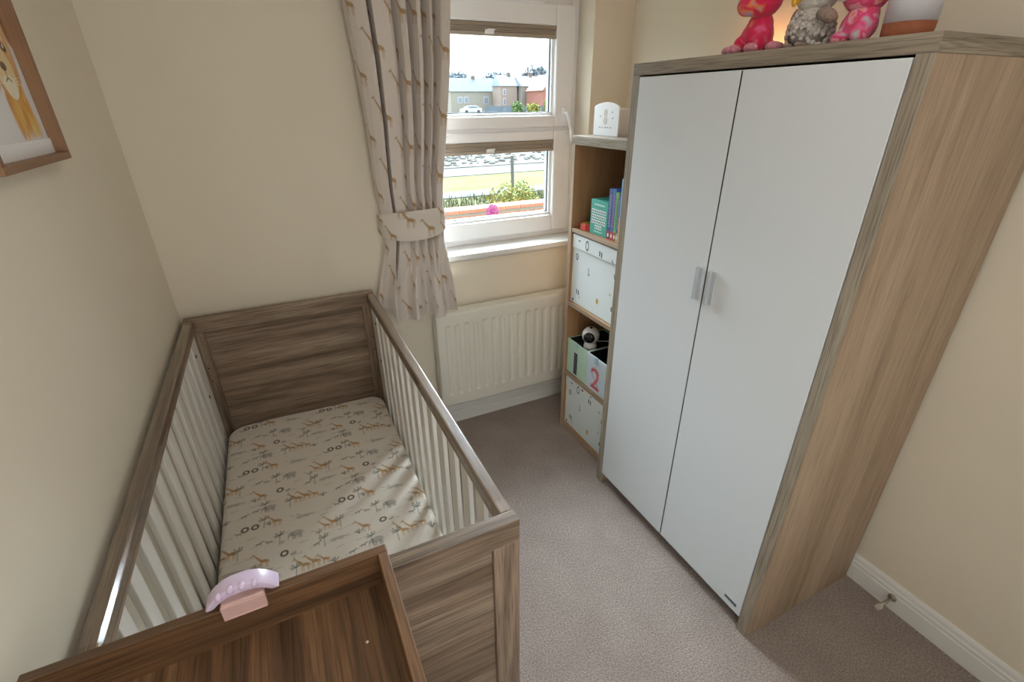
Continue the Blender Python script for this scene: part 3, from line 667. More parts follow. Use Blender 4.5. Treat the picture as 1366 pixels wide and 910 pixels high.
# number bins
def textmesh(body, size, ext=.0012, bold=0):
    cu = bpy.data.curves.new('t', 'FONT'); cu.body = body; cu.size = size; cu.extrude = ext; cu.align_x = 'CENTER'; cu.offset = bold; cu.resolution_u = 6
    o = bpy.data.objects.new('t', cu); COL.objects.link(o); dg = bpy.context.evaluated_depsgraph_get(); me = bpy.data.meshes.new_from_object(o.evaluated_get(dg))
    bpy.data.objects.remove(o); v = [tuple(p.co) for p in me.vertices]; f = [tuple(p.vertices) for p in me.polygons]; return v, f
def facing_text(m, body, size, x, y, z, bold=0, sx=1.0, ext=.0012):
    v, f = textmesh(body, size, ext, bold); m.add([(x-p[2], y-p[0]*sx, z+p[1]) for p in v], f)
def bin_(lab, y1, y0, col, num, ncol, dcol, depth):
    M_b = plain('bin_fabric_'+num, col, .85, bump=.2, bscale=800); z0, z1 = .3505, .530; xa, xb = 1.588, depth
    r = thing('fabric_bin', lab, 'storage bin', ((xa+xb)/2, (y0+y1)/2, z0), 'open number bins on the third shelf')
    t = .005; m = MB().box(xa, xa+t, y0, y1, z0, z1).box(xb-t, xb, y0, y1, z0, z1+.004).box(xa+t, xb-t, y0, y0+t, z0, z1).box(xa+t, xb-t, y1-t, y1, z0, z1).box(xa+t, xb-t, y0+t, y1-t, z0, z0+.004)
    part('body', m, M_b, r, bevel=.0015)
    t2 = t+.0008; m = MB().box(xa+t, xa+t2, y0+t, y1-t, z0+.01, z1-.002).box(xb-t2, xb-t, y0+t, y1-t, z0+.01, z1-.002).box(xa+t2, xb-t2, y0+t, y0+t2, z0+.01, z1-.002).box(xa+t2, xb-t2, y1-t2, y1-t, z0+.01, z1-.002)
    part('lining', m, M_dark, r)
    yc = (y0+y1)/2+.008
    m = MB().box(xa-.006, xa, yc-.012, yc+.012, z1-.032, z1+.006); part('pull_tab', m, plain('tab_cloth_'+num, 'B9D9DC' if num == '1' else 'A6CBD6', .7), r, bevel=.004, seg=3)
    n_ = MB(); facing_text(n_, num, .150, xa-.0002, yc, z0+.018, .006 if num == '1' else .001, 1.0); tag(part('number', n_, plain('number_'+num, ncol, .8), r), None)
    d = MB(); dots = []
    k = 0
    if num == '2': path = [(.024, .092), (.014, .102), (.0, .108), (-.016, .104), (-.026, .093), (-.026, .078), (-.018, .064), (-.006, .052), (.007, .040), (.019, .028), (.024, .012), (.012, .011), (.0, .012), (-.012, .011), (-.024, .012)]
    else: path = [(0, .012), (0, .028), (0, .044), (0, .06), (0, .076), (0, .092), (.010, .090), (.018, .084), (-.004, .1)]
    for (a, b) in path:
        for (da, db) in ((.0035, .003), (-.0035, -.003)):
            d.prism([(yc-a+da+.0022*cos(2*pi*q/7), z0+.018+b*1.0+db+.0030*sin(2*pi*q/7)) for q in range(7)], 'x', xa-.0022, xa-.0016)
    part('dots', d, plain('dots_'+num, dcol, .8), r)
    return r
bg1 = bin_('mint green open fabric bin with a dark number 1', -.308, -.4765, 'BFE0CC', '1', '3A3548', '9A8CA6', 1.80)
bg2 = bin_('pale blue open fabric bin with a pink number 2', -.4775, -.640, 'CFDDE8', '2', 'D9727C', '6A1F38', 1.80)
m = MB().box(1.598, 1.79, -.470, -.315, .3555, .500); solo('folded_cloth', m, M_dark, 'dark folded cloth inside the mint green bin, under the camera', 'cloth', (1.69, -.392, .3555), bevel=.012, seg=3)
# baby monitor camera
mon = thing('baby_monitor', 'round white baby monitor camera with a black lens face, on the mint green bin', 'baby monitor', (1.645, -.415, .5005))
M_wp = plain('white_plastic', 'ECECEE', .3); M_bp = plain('black_gloss', '0B0C0E', .12)
part('base', MB().lathe([(.020, .5003), (.030, .502), (.031, .520), (.028, .532), (.018, .540)], (1.645, -.415, 0), 28), M_wp, mon, smooth=True)
part('head', MB().ball((1.645, -.415, .576), .0415, 32), M_wp, mon, smooth=True)
dvec = (Vector((.15, -1.75, .55))-Vector((1.645, -.415, .576))).normalized(); q = dvec.to_track_quat('Z', 'Y').to_matrix()
part('lens_face', MB().lathe([(.0, .0432), (.010, .0430), (.020, .0402), (.0265, .0355), (.0268, .0325)], (1.645, -.415, .576), 28, q), M_bp, mon, smooth=True)
part('lens', MB().lathe([(.0, .0455), (.006, .0448), (.008, .0425)], (1.645, -.415, .576), 20, q), plain('lens_glass', '1B222E', .05), mon, smooth=True)
part('top_sensor', MB().ball((1.643, -.417, .6155), (.009, .009, .0025), 16), M_bp, mon, smooth=True)
m = MB().tube([(1.675, -.43, .545), (1.70, -.45, .548), (1.72, -.50, .56), (1.75, -.55, .575), (1.80, -.60, .60), (1.86, -.62, .62)], .0028, 8); solo('power_cable', m, plain('grey_cable', 'A9A8AC', .5), 'thin grey cable trailing from the baby monitor over the bins', 'cable', (1.75, -.53, .545), smooth=True)

# books
def book(lab, y0, y1, h, col, depth, foot=None, glyph=None, gcol='FFFFFF', xf=1.598):
    r = thing('book', lab, 'book', (xf+depth/2, (y0+y1)/2, 1.0702), 'books on the top shelf'); z0 = 1.0703
    part('cover', MB().box(xf, xf+.002, y0, y1, z0, z0+h).box(xf+.002, xf+depth, y0, y0+.002, z0, z0+h).box(xf+.002, xf+depth, y1-.002, y1, z0, z0+h), plain('cover_'+col, col, .4), r)
    part('pages', MB().box(xf+.002, xf+depth-.004, y0+.002, y1-.002, z0+.003, z0+h-.003), plain('paper', 'D9D5CC', .9), r)
    if foot: part('spine_foot', MB().box(xf-.0006, xf, y0, y1, z0, z0+.034), plain('foot_'+foot, foot, .4), r); 
    if foot:
        q = MB()
        q.prism([((y0+y1)/2+.0045*cos(a), z0+.017+.008*sin(a)) for a in [2*pi*k/12 for k in range(12)]], 'x', xf-.0012, xf-.0006); part('emblem', q, plain('emblem_white', 'EFE9E2', .5), r)
    if glyph:
        q = MB(); rr = random.Random(len(lab)); z = z0+h*.88
        while z > z0+(.05 if foot else .02):
            l = rr.choice((.004, .006, .003)); w = (y1-y0)*rr.uniform(.35, .62); yc = (y0+y1)/2
            q.box(xf-.0006, xf, yc-w/2, yc+w/2, z-.0016, z); q.box(xf-.0006, xf, yc-w/2, yc-w/2+.0018, z-l, z); z -= l+.0035
        part('spine_lettering', q, plain('letter_'+gcol, gcol, .5), r)
book('navy book with pale lettering beside the teal box', -.5565, -.536, .195, '2E4C86', .15, '8E4048', 1, 'C7D4E6')
book('blue book with pink lettering, between the navy book and the green one', -.578, -.5575, .197, '3C62A8', .15, 'B9404A', 1, 'E080A8')
book('green-spined book between two blue books', -.5945, -.579, .186, '79B36A', .15, '9A5A44', 1, '3F7A4A')
book('thin blue-violet book between the green book and the tallest book', -.607, -.5955, .180, '55629E', .15, 'B8A894', 1, 'A9B6DA')
book('tallest book, light blue with a yellow lower spine, at the right end', -.628, -.608, .238, '8FBBE0', .17, None, None)
tb_ = [o for o in COL.objects if o.name.startswith('book') and 'tallest book, ' in o.get('label', '')][0]
part('spine_foot', MB().box(1.5974, 1.598, -.628, -.608, 1.0703, 1.165), plain('foot_yellow', 'D9C079', .5), tb_)
# teal box
tl = thing('card_box', 'teal box printed with rows of small white cards, left of the books', 'box', (1.64, -.475, 1.0702))
part('body', MB().box(1.598, 1.69, -.534, -.418, 1.0703, 1.210), plain('teal_card', '3FA697', .4), tl, bevel=.001)
q = MB(); q2 = MB()
for rr in range(4):
    nn = 6 if rr < 3 else 3; z = 1.173-.021*rr
    for k in range(nn):
        y = -.428-.0165*k-(.025 if rr == 3 else 0)
        if y-.012 < -.532: continue
        q.box(1.5972, 1.598, y-.0125, y, z-.016, z); q2.box(1.5967, 1.5972, y-.010, y-.0025, z-.0125, z-.0045)
part('printed_card', q, plain('card_white', 'E6EEEC', .5), tl); part('card_motif', q2, plain('card_motif', '7A8F9A', .5), tl)
q = MB()
for k in range(11): q.box(1.5972, 1.598, -.442-.0065*k-.0045, -.442-.0065*k, 1.189, 1.195)
for k in range(9): q.box(1.5972, 1.598, -.447-.0065*k-.0045, -.447-.0065*k, 1.082, 1.086)
part('title_lettering', q, plain('card_title', 'BFE2DA', .5), tl)
# small red box (hexagonal tin)
q = MB().prism([(1.595, -.352), (1.595, -.386), (1.612, -.410), (1.645, -.410), (1.660, -.386), (1.660, -.352), (1.645, -.335), (1.612, -.335)], 'z', 1.0703, 1.096)
rb = solo('small_box', q, plain('red_card', 'D4483F', .45), 'small red box lying left of the teal box', 'box', (1.627, -.372, 1.0703), bevel=.001)
part('lid_label', MB().prism([(1.601, -.355), (1.601, -.384), (1.615, -.402), (1.641, -.402), (1.654, -.384), (1.654, -.355), (1.641, -.343), (1.615, -.343)], 'z', 1.0961, 1.0967), plain('lid_green', 'C9A85A', .5), rb)

# white keepsake box on the bookcase
kb = thing('keepsake_box', 'white box with an arched front and faint printed rabbit, on the bookcase top', 'box', (1.71, -.39, BT))
ya, yb_ = -.306, -.470
arch = [(ya, BT+.0004), (yb_, BT+.0004), (yb_, BT+.105)]+[(yb_+(ya-yb_)*t, BT+.105+.016*sin(pi*t)**.7) for t in [i/12 for i in range(1, 12)]]+[(ya, BT+.105)]
part('front_plaque', MB().prism(arch, 'x', 1.662, 1.669), plain('white_lacquer', 'ECEFF3', .4), kb, bevel=.0012)
part('box_body', MB().box(1.669, 1.77, yb_+.004, ya-.004, BT+.0004, BT+.098), plain('white_lacquer_side', 'E4E0DC', .5), kb, bevel=.002)
q = MB(); q.prism([(-.385+.012*cos(a), BT+.055+.015*sin(a)) for a in [2*pi*k/14 for k in range(14)]], 'x', 1.6612, 1.662)
for c_ in (-.380, -.391): q.prism([(c_+.004*cos(a), BT+.083+.014*sin(a)) for a in [2*pi*k/10 for k in range(10)]], 'x', 1.6612, 1.662)
part('rabbit_print', q, plain('faint_print', 'CFC8C6', .6), kb)
q = MB()
for k, w in enumerate((.010, .006, .012, .008, .010)): q.box(1.6612, 1.662, -.345-.018*k-w, -.345-.018*k, BT+.029, BT+.0325)
for (y, z) in ((-.425, .083), (-.430, .062), (-.348, .068)): q.box(1.6612, 1.662, y-.004, y, BT+z, BT+z+.006)
part('lettering', q, plain('faint_letter', '8D949C', .6), kb)

# ------------------------------------------------------------------ soft toys and pot on the wardrobe
def plush(name, balls, mat, parent, vox=.004, sm=6):
    m = MB()
    for b in balls: m.ball(b[0], b[1], 16, b[2] if len(b) > 2 else None)
    o = part(name, m, mat, parent, smooth=True)
    r = o.modifiers.new('remesh', 'REMESH'); r.mode = 'VOXEL'; r.voxel_size = vox; r.use_smooth_shade = True
    s_ = o.modifiers.new('smooth', 'SMOOTH'); s_.iterations = sm; s_.factor = .6
    return o
Z = ZW+.0006
M_pk1 = patches('pink_tie_dye_plush', ('F07AA0', 'E03560', 'D92B55', 'DC3058', 'E8854A', 'B8A0C8'), 20)
M_foot = patches('pink_sparkle_paw', ('E79AA8', 'C97E92', 'F0B8C0'), 120, .35, .3, 300)
M_gr = patches('grey_curly_plush', ('A59D97', 'D0C9C3', 'BDB4AE'), 90, .95, .6, 130, .004)
M_pk2 = patches('patchwork_pink_plush', ('B8CFC8', 'F07FA8', 'E8588A', 'E0486E', 'F2A8C0', 'E88A5A'), 30)
M_wt = patches('white_plush', ('E6E2DC', 'D5D0C8', 'EFEDE8'), 60, .95, .8, 300, .004)
M_eye = plain('black_eye', '08080A', .1); M_beak = plain('yellow_beak', 'D9A528', .5); M_wing = patches('brown_grey_plush', ('8A7468', 'A08A7C', '6E5A50'), 60)
# toy 1 : pink creature sitting
x, y = 1.615, -1.078
t1 = thing('soft_toy', 'bright pink tie-dye soft toy sitting at the left on the wardrobe', 'soft toy', (x, y, Z))
plush('body', [((x, y, Z+.040), (.036, .042, .040)), ((x+.004, y, Z+.065), (.028, .033, .030)), ((x-.022, y+.030, Z+.022), (.018, .016, .022)), ((x-.022, y-.030, Z+.022), (.018, .016, .022)), ((x+.02, y+.045, Z+.014), (.03, .016, .013)), ((x+.02, y-.045, Z+.014), (.03, .016, .013))], M_pk1, t1)
plush('head', [((x-.006, y-.006, Z+.118), (.044, .046, .042)), ((x-.034, y+.012, Z+.105), (.026, .030, .024)), ((x, y-.035, Z+.150), (.012, .012, .028)), ((x, y+.025, Z+.150), (.012, .012, .028))], M_pk1, t1)
for dy, dx in ((.074, -.012), (.036, -.034), (-.020, -.034), (-.066, -.012)): part('paw', MB().ball((x+dx, y+dy*.98, Z+.0125), (.022, .019, .012), 14), M_foot, t1, smooth=True)
for e_ in ((x-.043, y-.030, Z+.128), (x-.043, y+.028, Z+.135)): part('eye', MB().ball(e_, (.006, .008, .010), 14), M_eye, t1, smooth=True)
# toy 2 : grey owl-like
x, y = 1.63, -1.216
t2 = thing('soft_toy', 'grey curly soft toy bird with a white face and yellow beak', 'soft toy', (x, y, Z))
bb = plush('body', [((x, y+.004, Z+.044), (.040, .047, .042)), ((x, y, Z+.062), (.034, .038, .030))], M_gr, t2)
curls = MB(); rr = random.Random(3)
for k in range(190):
    a = rr.uniform(-pi, pi); h = rr.uniform(.006, .080); rad_ = .050*math.sqrt(max(.05, 1-((h-.034)/.062)**2)); p = (x+rad_*.84*cos(a), y+.003+rad_*sin(a), Z+h)
    curls.ball(p, rr.uniform(.004, .0065), 8)
tag(part('curls', curls, M_gr, t2, smooth=True), kind='stuff')
plush('head', [((x, y+.002, Z+.112), (.044, .050, .040))], M_wt, t2)
bk_ = MB().ball((x-.046, y+.020, Z+.102), (.012, .010, .013), 14).ball((x-.052, y+.020, Z+.094), (.006, .006, .010), 12); part('beak', bk_, M_beak, t2, smooth=True)
for dy in (.044, -.006): part('eye', MB().ball((x-.040, y+dy, Z+.122), (.008, .013, .013), 14), M_eye, t2, smooth=True)
part('wing', MB().ball((x-.030, y-.052, Z+.062), (.018, .026, .014), 16, Matrix.Rotation(.5, 3, 'X')), M_wing, t2, smooth=True)
part('wing', MB().ball((x+.012, y+.052, Z+.058), (.022, .012, .032), 16), M_wing, t2, smooth=True)
# small pinkish flower bag part held at the wing
for dy in (.020, -.015): part('foot', MB().ball((x-.045, y+dy, Z+.0075), (.014, .010, .006), 12), M_wing, t2, smooth=True)
# toy 3
x, y = 1.635, -1.322
t3 = thing('soft_toy', 'pink patchwork soft toy with a white muzzle, beside the white pot', 'soft toy', (x, y, Z))
plush('body', [((x, y, Z+.036), (.034, .038, .034)), ((x, y-.004, Z+.056), (.028, .032, .028)), ((x-.022, y+.022, Z+.014), (.022, .017, .014)), ((x-.022, y-.022, Z+.014), (.022, .017, .014))], M_pk2, t3)
plush('head', [((x, y-.002, Z+.098), (.044, .048, .042)), ((x, y+.035, Z+.14), (.012, .016, .022)), ((x, y-.035, Z+.14), (.012, .016, .022))], M_pk2, t3)
part('muzzle', MB().ball((x-.036, y+.026, Z+.098), (.016, .019, .017), 14), M_wt, t3, smooth=True)
for dy in (.042, -.012): part('eye', MB().ball((x-.040, y+dy, Z+.118), (.007, .009, .011), 14), M_eye, t3, smooth=True)
# pot
px_, py_ = 1.645, -1.418
pot = thing('ceramic_pot', 'white cylindrical pot with a terracotta band round its base', 'pot', (px_, py_, Z))
part('terracotta_base', MB().lathe([(.042, Z+.0005), (.044, Z+.002), (.0452, Z+.031)], (px_, py_, 0), 40), plain('terracotta', '9A5A3C', .75, noise=.12, nscale=60), pot, smooth=True)
part('glazed_body', MB().lathe([(.0453, Z+.0312), (.0465, Z+.13), (.0455, Z+.132), (.042, Z+.130), (.041, Z+.036)], (px_, py_, 0), 40), plain('white_glaze', 'E2E2EA', .4), pot, smooth=True)

# ------------------------------------------------------------------ framed lion picture on the left wall
PY0, PY1, PZ0, PZ1 = -.992, -.634, 1.460, 1.925
fr = thing('picture_frame', 'framed watercolour lion cub picture in a wooden frame on the left wall', 'picture', (0, -.81, PZ0))
M_fr = {a: wood('frame_oak_'+a, '86634A', '9A7556', 'AC8664', axis=a, rough=.5, bands=.3, fine=.3) for a in 'yz'}
for nm, a, g in (('frame_bar', (.0005, .030, PY0, PY1, PZ0, PZ0+.014), 'y'), ('frame_bar', (.0005, .030, PY0, PY1, PZ1-.014, PZ1), 'y'), ('frame_bar', (.0005, .030, PY0, PY0+.014, PZ0+.014, PZ1-.014), 'z'), ('frame_bar', (.0005, .030, PY1-.014, PY1, PZ0+.014, PZ1-.014), 'z')):
    part(nm, MB().box(*a), M_fr[g], fr, bevel=.001)
pw, ph = PY1-PY0-.020, PZ1-PZ0-.020; pc = Canvas(pw, ph, .0016, 'E6E6E8')
def G(y, z): return (y-(PY0+.010), z-(PZ0+.010))
def gl(y, z, a, b, col, al, ang=0): u, v = G(y, z); pc.ell(u, v, a, b, col, al, ang)
# mane / chest wash
for k in range(150):
    u = rng.uniform(-.050, .050); v = rng.uniform(0, 1); w = .055*(1-.1*v)
    gl(-.728+u*(1.1-.3*v), 1.522+.085*v, .009, .022, ['D9943E', 'E2B15C', 'C9803A', 'E8CE74', 'DFA850'][k % 5], .35, rng.uniform(-.3, .3))
gl(-.733, 1.66, .068, .085, 'D79A4A', .8); gl(-.650, 1.708, .020, .036, 'C98A44', .85); gl(-.816, 1.708, .020, .036, 'C98A44', .85); gl(-.650, 1.704, .010, .024, '6E5238', .7); gl(-.816, 1.704, .010, .024, '6E5238', .7)
for k in range(50): gl(-.733+rng.uniform(-.06, .06), 1.66+rng.uniform(-.06, .08), .006, .016, ['E3B066', 'B87838', 'EBC684', 'D08A3C'][k % 4], .4, rng.uniform(-.6, .6))
gl(-.733, 1.625, .042, .045, 'EAD9A8', .85); gl(-.733, 1.598, .028, .022, 'F0EAD2', .9)
for s_ in (-1, 1): gl(-.733+s_*.036, 1.668, .013, .008, '4A3A2C', .9, -.3*s_); gl(-.733+s_*.036, 1.670, .004, .004, 'EDE8DE', .9); gl(-.733+s_*.036, 1.684, .016, .005, 'F0DDB0', .7)
gl(-.733, 1.634, .013, .008, '5A3A30', .9); u, v = G(-.733, 1.628); pc.cap(u, v, u, v-.014, .0015, .0015, '4A3A30', .9); pc.cap(u, v-.014, u-.014, v-.020, .0015, .001, '4A3A30', .9); pc.cap(u, v-.014, u+.014, v-.020, .0015, .001, '4A3A30', .9)
for s_ in (-1, 1):
    for q in range(3): u, v = G(-.733+s_*.02, 1.612); pc.cap(u, v-.004*q, u+s_*.03, v+.004-.006*q, .0006, .0004, 'FFFFFF', .8)
pc.mesh('print', lambda X, Y: np.stack([np.full_like(X, .006), PY0+.010+X, PZ0+.010+Y], -1), painted('watercolour_print', .6), fr)
for za, zb in ((PZ0+.010, 1.503), (1.88, PZ1-.010)): part('mount_border', MB().box(.0062, .009, PY0+.010, PY1-.010, za, zb), plain('mount_white', 'F2F2F4', .8), fr)
part('backing', MB().box(.0006, .005, PY0+.004, PY1-.004, PZ0+.004, PZ1-.004), M_shadow, fr)

# ------------------------------------------------------------------ outside
GZ = -.30
def gmat(name, c0, c1, s): 
    m, t, p = newmat(name); tx = N(t, 'TexCoord'); n = N(t, 'TexNoise', Scale=s, Detail=6, Roughness=.7); r = N(t, 'ValToRGB')
    r.color_ramp.elements[0].position = .35; r.color_ramp.elements[1].position = .65; r.color_ramp.elements[0].color = A4(lin(c0)); r.color_ramp.elements[1].color = A4(lin(c1))
    t.links.new(tx.outputs['Object'], n.inputs['Vector']); t.links.new(n.outputs['Fac'], r.inputs[0]); t.links.new(r.outputs[0], p.inputs['Base Color']); p.inputs['Roughness'].default_value = 1; p.inputs['Specular IOR Level'].default_value = 0; return m
M_lawn = gmat('lawn_grass', '4E5040', '66684E', 1.6); M_rubble = gmat('rubble_ground', '5C5C5A', '787874', 3.0); M_path = gmat('path_tarmac', '5C5C5E', '686868', 2.0); M_verge = gmat('verge_grass', '55583F', '6A6A4E', .9)
struct('ground', MB().box(-90, 220, .26, 260, GZ-.2, GZ), M_lawn)
struct('footpath', MB().box(-40, 60, 8.2, 8.95, GZ, GZ+.02), M_path)
struct('verge', MB().box(-40, 60, 9.0, 11.4, GZ, GZ+.015), M_verge)
struct('road', MB().box(-40, 80, 11.5, 13.2, GZ, GZ+.02), M_path)
struct('rubble_ground', MB().box(-40, 120, 13.3, 60, GZ, GZ+.04), M_rubble)
tuft = MB(); rr = random.Random(5)
for k in range(900):
    gx, gy = rr.uniform(2.6, 12), rr.uniform(13.6, 26); s_ = rr.uniform(.04, .16); tuft.ball((gx, gy, GZ+.05), (s_, s_, s_*.7), 6)
tag(link_mesh('stones', tuft, M_rubble, None, org=(7, 18, GZ)), 'scattered grey stones on the rough ground beyond the road', 'stones', kind='stuff')
gr_ = MB()
for k in range(5200):
    gx, gy = rr.uniform(1.6, 6.5), rr.choice((rr.uniform(4.33, 4.45), rr.uniform(5.4, 6.4), rr.uniform(6.6, 8.1))); h = rr.uniform(.05, .16); a = rr.uniform(0, pi); w = .012; dx, dy = w*cos(a), w*sin(a); lx, ly = rr.uniform(-.05, .05), rr.uniform(-.05, .05)
    gr_.add([(gx-dx, gy-dy, GZ), (gx+dx, gy+dy, GZ), (gx+lx, gy+ly, GZ+h)], [(0, 1, 2)])
tag(link_mesh('grass_blades', gr_, M_lawn, None, org=(4, 6.3, GZ)), 'rough pale grass growing behind the brick garden wall', 'grass', kind='stuff')
# brick garden wall
bw = thing('garden_wall', 'low orange brick garden wall outside the window', 'wall', (3.1, 4.1, GZ))
M_mort = plain('mortar', '8A8278', .95); M_br = plain('orange_brick', 'A06A54', .9, noise=.18, nscale=14); M_cope = plain('grey_coping', '77726C', .9, noise=.1, nscale=12)
part('mortar_core', MB().box(1.0, 5.3, 4.01, 4.21, GZ, .255), M_mort, bw)
proto = {}
def brick(name, x, z, l, h, mat, y0=4.0, y1=4.22, parent=bw):
    key_ = (name, round(l, 3))
    if key_ not in proto:
        o = part(name, MB().box(3.1, 3.1+l, y0, y1, GZ, GZ+h), mat, parent, bevel=0); proto[key_] = o
    else:
        o = proto[key_].copy(); COL.objects.link(o); o.name = name
    o.location = (x-3.1, rr.uniform(-.002, .002), z-GZ)
for row in range(7):
    z = GZ+.075*row+.002
    for k in range(19): brick('brick', 1.01+.225*k+(.11 if row % 2 else 0)-(.0), z, .213, .065, M_br)
for k in range(19): brick('coping_stone', 1.0+.226*k, .258, .222, .045, M_br, 3.985, 4.235)
# pink flower ornament
fl = thing('garden_flower', 'bright pink flower in front of the brick wall outside', 'flower', (2.95, 3.75, GZ))
part('stem', MB().tube([(2.95, 3.75, GZ), (2.96, 3.75, .0), (2.95, 3.75, .29)], .006, 6), plain('stem_green', '5E7A3E', .8), fl)
M_petal = plain('magenta_petal', '8A3C6A', .7)
for k in range(7):
    a = 2*pi*k/7; part('petal', MB().ball((2.95+.055*cos(a), 3.745, .30+.060*sin(a)), (.040, .014, .040), 10), M_petal, fl, smooth=True)
part('flower_centre', MB().ball((2.95, 3.735, .30), .024, 10), plain('flower_heart', '8E2068', .8), fl, smooth=True)
# post
solo('timber_post', MB().tube([(4.58, 6.5, GZ), (4.565, 6.5, .69)], .032, 8), plain('dark_timber', '4E5250', .85), 'dark upright post rising behind the yellow-green shrub', 'post', (4.58, 6.5, GZ))
# shrubs
def shrub(name, lab, c, r, n, cols, leaf, seed, group=None, stem=True):
    rr = random.Random(seed); t = thing(name, lab, 'shrub' if 'shrub' in lab else 'tree', (c[0], c[1], GZ), group)
    for ci, col in enumerate(cols):
        m = MB()
        for k in range(n//len(cols)):
            u = rr.uniform(-1, 1); a = rr.uniform(0, 2*pi); q = math.sqrt(1-u*u); d = rr.uniform(.55, 1.0)*(1+.18*sin(3*a+2*u+seed))
            p = Vector((c[0]+r[0]*d*q*cos(a), c[1]+r[1]*d*q*sin(a), c[2]+r[2]*d*u)); s_ = leaf*rr.uniform(.6, 1.3)
            if p.z < GZ+.01: p.z = GZ+.01+rr.uniform(0, .1)
            e1_ = Vector((rr.gauss(0, 1), rr.gauss(0, 1), rr.gauss(0, 1))).normalized(); e2_ = e1_.cross(Vector((rr.gauss(0, 1), rr.gauss(0, 1), rr.gauss(0, 1)))).normalized()
            m.add([p-e1_*s_, p+e2_*s_*.45, p+e1_*s_, p-e2_*s_*.45], [(0, 1, 2, 3)])
        tag(part('foliage', m, plain(name+'_leaf', col, .85), t), kind='stuff')
    m = MB()
    for k in range(7): a = 2*pi*k/7; m.tube([(c[0], c[1], GZ), (c[0]+r[0]*.3*cos(a), c[1]+r[1]*.3*sin(a), (GZ+c[2])/2), (c[0]+r[0]*.6*cos(a), c[1]+r[1]*.6*sin(a), c[2]+r[2]*.3)], [r[0]*.05, r[0]*.035, r[0]*.012], 5)
    part('stems', m, plain('stem_brown', '6B5A44', .9), t)
shrub('garden_shrub', 'yellow-green leafy shrub growing behind the brick wall', (3.86, 4.9, .08), (.46, .40, .36), 2600, ('74743A', '8E8848', '526A30'), .035, 11)
# far houses, colours muted to carry the distance haze
def house(lab, x0, x1, y0, y1, eave, ridge, wallc, roofc, wins, gable='x'):
    r = thing('house', lab, 'house', ((x0+x1)/2, y0, GZ), 'houses across the open ground')
    part('walls', MB().box(x0, x1, y0, y1, GZ, eave), plain('house_wall_'+wallc, wallc, .9), r)
    M_r = plain('house_roof_'+roofc, roofc, .8); ym = (y0+y1)/2; xm = (x0+x1)/2
    if gable == 'x': m = MB().prism([(y0-.3, eave), (y1+.3, eave), (ym, ridge)], 'x', x0-.2, x1+.2)
    else: m = MB().prism([(x0-.3, eave), (x1+.3, eave), (xm, ridge)], 'y', y0-.2, y1+.2)
    rf = part('roof', m, M_r, r)
    part('chimney', MB().box(xm+.6, xm+1.3, ym-.4, ym+.4, ridge-.6, ridge+.5), plain('chimney', '5E544E', .9), rf)
    for (xa, xb, za, zb) in wins:
        w = part('window', MB().box(xa, xb, y0-.08, y0, za, zb), plain('house_window_frame', 'A8A8AC', .6), r)
        part('pane', MB().box(xa+.12, xb-.12, y0-.10, y0-.081, za+.12, zb-.12), plain('house_glass', '6E7A86', .2), w)
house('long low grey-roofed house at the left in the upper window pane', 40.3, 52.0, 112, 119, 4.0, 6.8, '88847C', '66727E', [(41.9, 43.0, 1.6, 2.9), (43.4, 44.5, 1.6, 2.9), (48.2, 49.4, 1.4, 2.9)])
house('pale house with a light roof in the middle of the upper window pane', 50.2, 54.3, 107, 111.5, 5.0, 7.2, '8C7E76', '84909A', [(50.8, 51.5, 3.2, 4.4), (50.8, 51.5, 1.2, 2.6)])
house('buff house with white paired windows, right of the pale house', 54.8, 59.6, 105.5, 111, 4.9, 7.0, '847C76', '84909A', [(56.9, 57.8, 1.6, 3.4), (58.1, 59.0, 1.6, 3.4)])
house('red brick gabled house at the right edge of the upper pane', 55.4, 61.0, 97, 104.5, 3.9, 7.0, '8E5E54', '80625C', [(57.6, 58.5, 2.2, 3.4)], 'y')
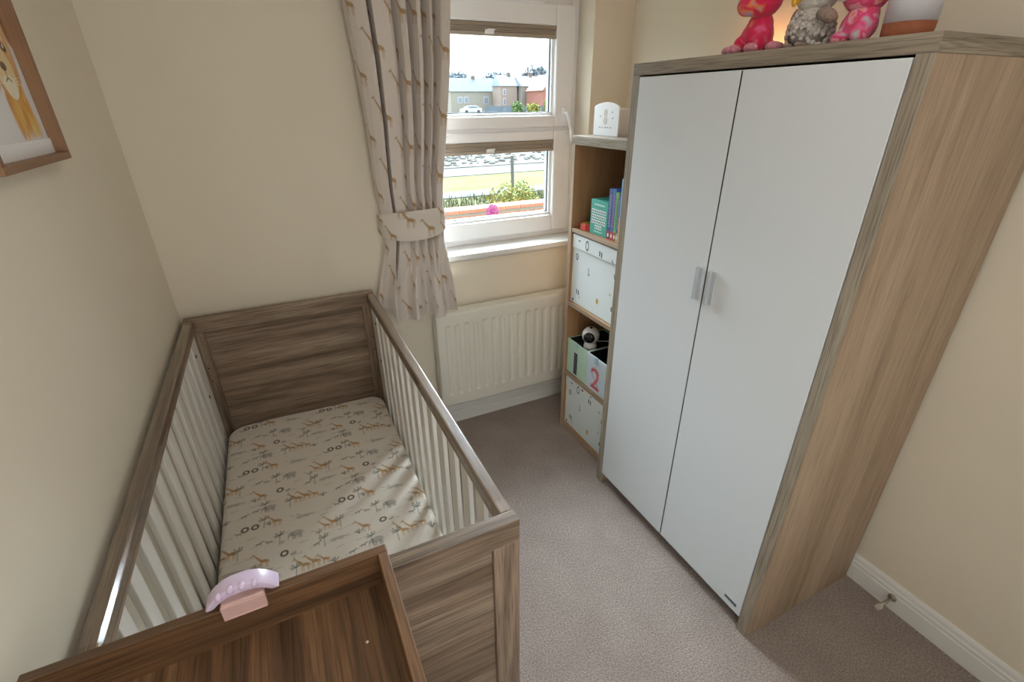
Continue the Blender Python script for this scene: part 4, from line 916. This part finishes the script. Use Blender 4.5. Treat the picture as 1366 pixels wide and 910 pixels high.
# fence in front of houses
M_fen = plain('grey_fence', '5E6A78', .9)
fe = thing('garden_fence', 'long blue-grey fence in front of the far houses', 'fence', (50, 95, GZ))
for k in range(20): part('fence_panel', MB().box(41.4+.9*k, 41.4+.9*k+.84, 95+.0, 95.08, GZ, 1.0+.06*(k % 2)), M_fen, fe)
for k in range(6): part('post', MB().box(41.4+3.6*k-.08, 41.4+3.6*k+.0, 94.9, 95.0, GZ, 1.2), M_fen, fe)
# parked car
car = thing('car', 'white parked car seen through the upper window pane', 'car', (41.8, 103.8, GZ))
cb = [(39.6, .25-.3), (39.6, .75-.3), (40.3, .95-.3), (41.1, 1.42-.3), (42.8, 1.45-.3), (43.5, 1.0-.3), (44.0, .9-.3), (44.05, .25-.3)]
part('body', MB().prism(cb, 'y', 103, 104.7), plain('car_white', 'B4B8BE', .3), car, bevel=.05)
part('side_windows', MB().prism([(40.7, .98-.3), (41.2, 1.34-.3), (42.7, 1.37-.3), (43.2, 1.02-.3)], 'y', 102.98, 103), plain('car_glass', '6C7886', .2), car)
for xx in (40.5, 43.2): part('wheel', MB().tube([(xx, 102.95, .02), (xx, 103.15, .02)], .32, 14), plain('tyre', '3A3C40', .8), car)
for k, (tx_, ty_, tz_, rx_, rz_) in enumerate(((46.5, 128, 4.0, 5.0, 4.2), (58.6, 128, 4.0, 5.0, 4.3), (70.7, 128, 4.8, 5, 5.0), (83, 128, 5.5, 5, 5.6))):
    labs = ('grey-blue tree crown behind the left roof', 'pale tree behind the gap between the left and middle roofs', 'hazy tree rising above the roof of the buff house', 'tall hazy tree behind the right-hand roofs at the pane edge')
    shrub('tree', labs[k], (tx_, ty_, tz_), (rx_, 3, rz_), 2400, ('66727A', '76828A'), .8, 20+k, 'hazy trees behind the houses')  # grey-blue leaf colours carry the distance haze
for k, (tx_, ty_, rx_, rz_, cl, lb) in enumerate(((46.4, 91, 1.3, 1.3, ('56703E', '68804E'), 'rounded green shrub in front of the pale house'), (49.9, 91, 1.4, 1.2, ('7E7E38', '90904A'), 'yellow-green shrub in front of the buff house'), (53.6, 91, 1.2, 1.9, ('6A7838', '84823E'), 'tall yellow-green shrub in front of the brick house'))):
    shrub('distant_shrub', lb, (tx_, ty_, rz_*.6+GZ), (rx_, 1, rz_), 700, cl, .28, 40+k, 'shrubs before the far houses')
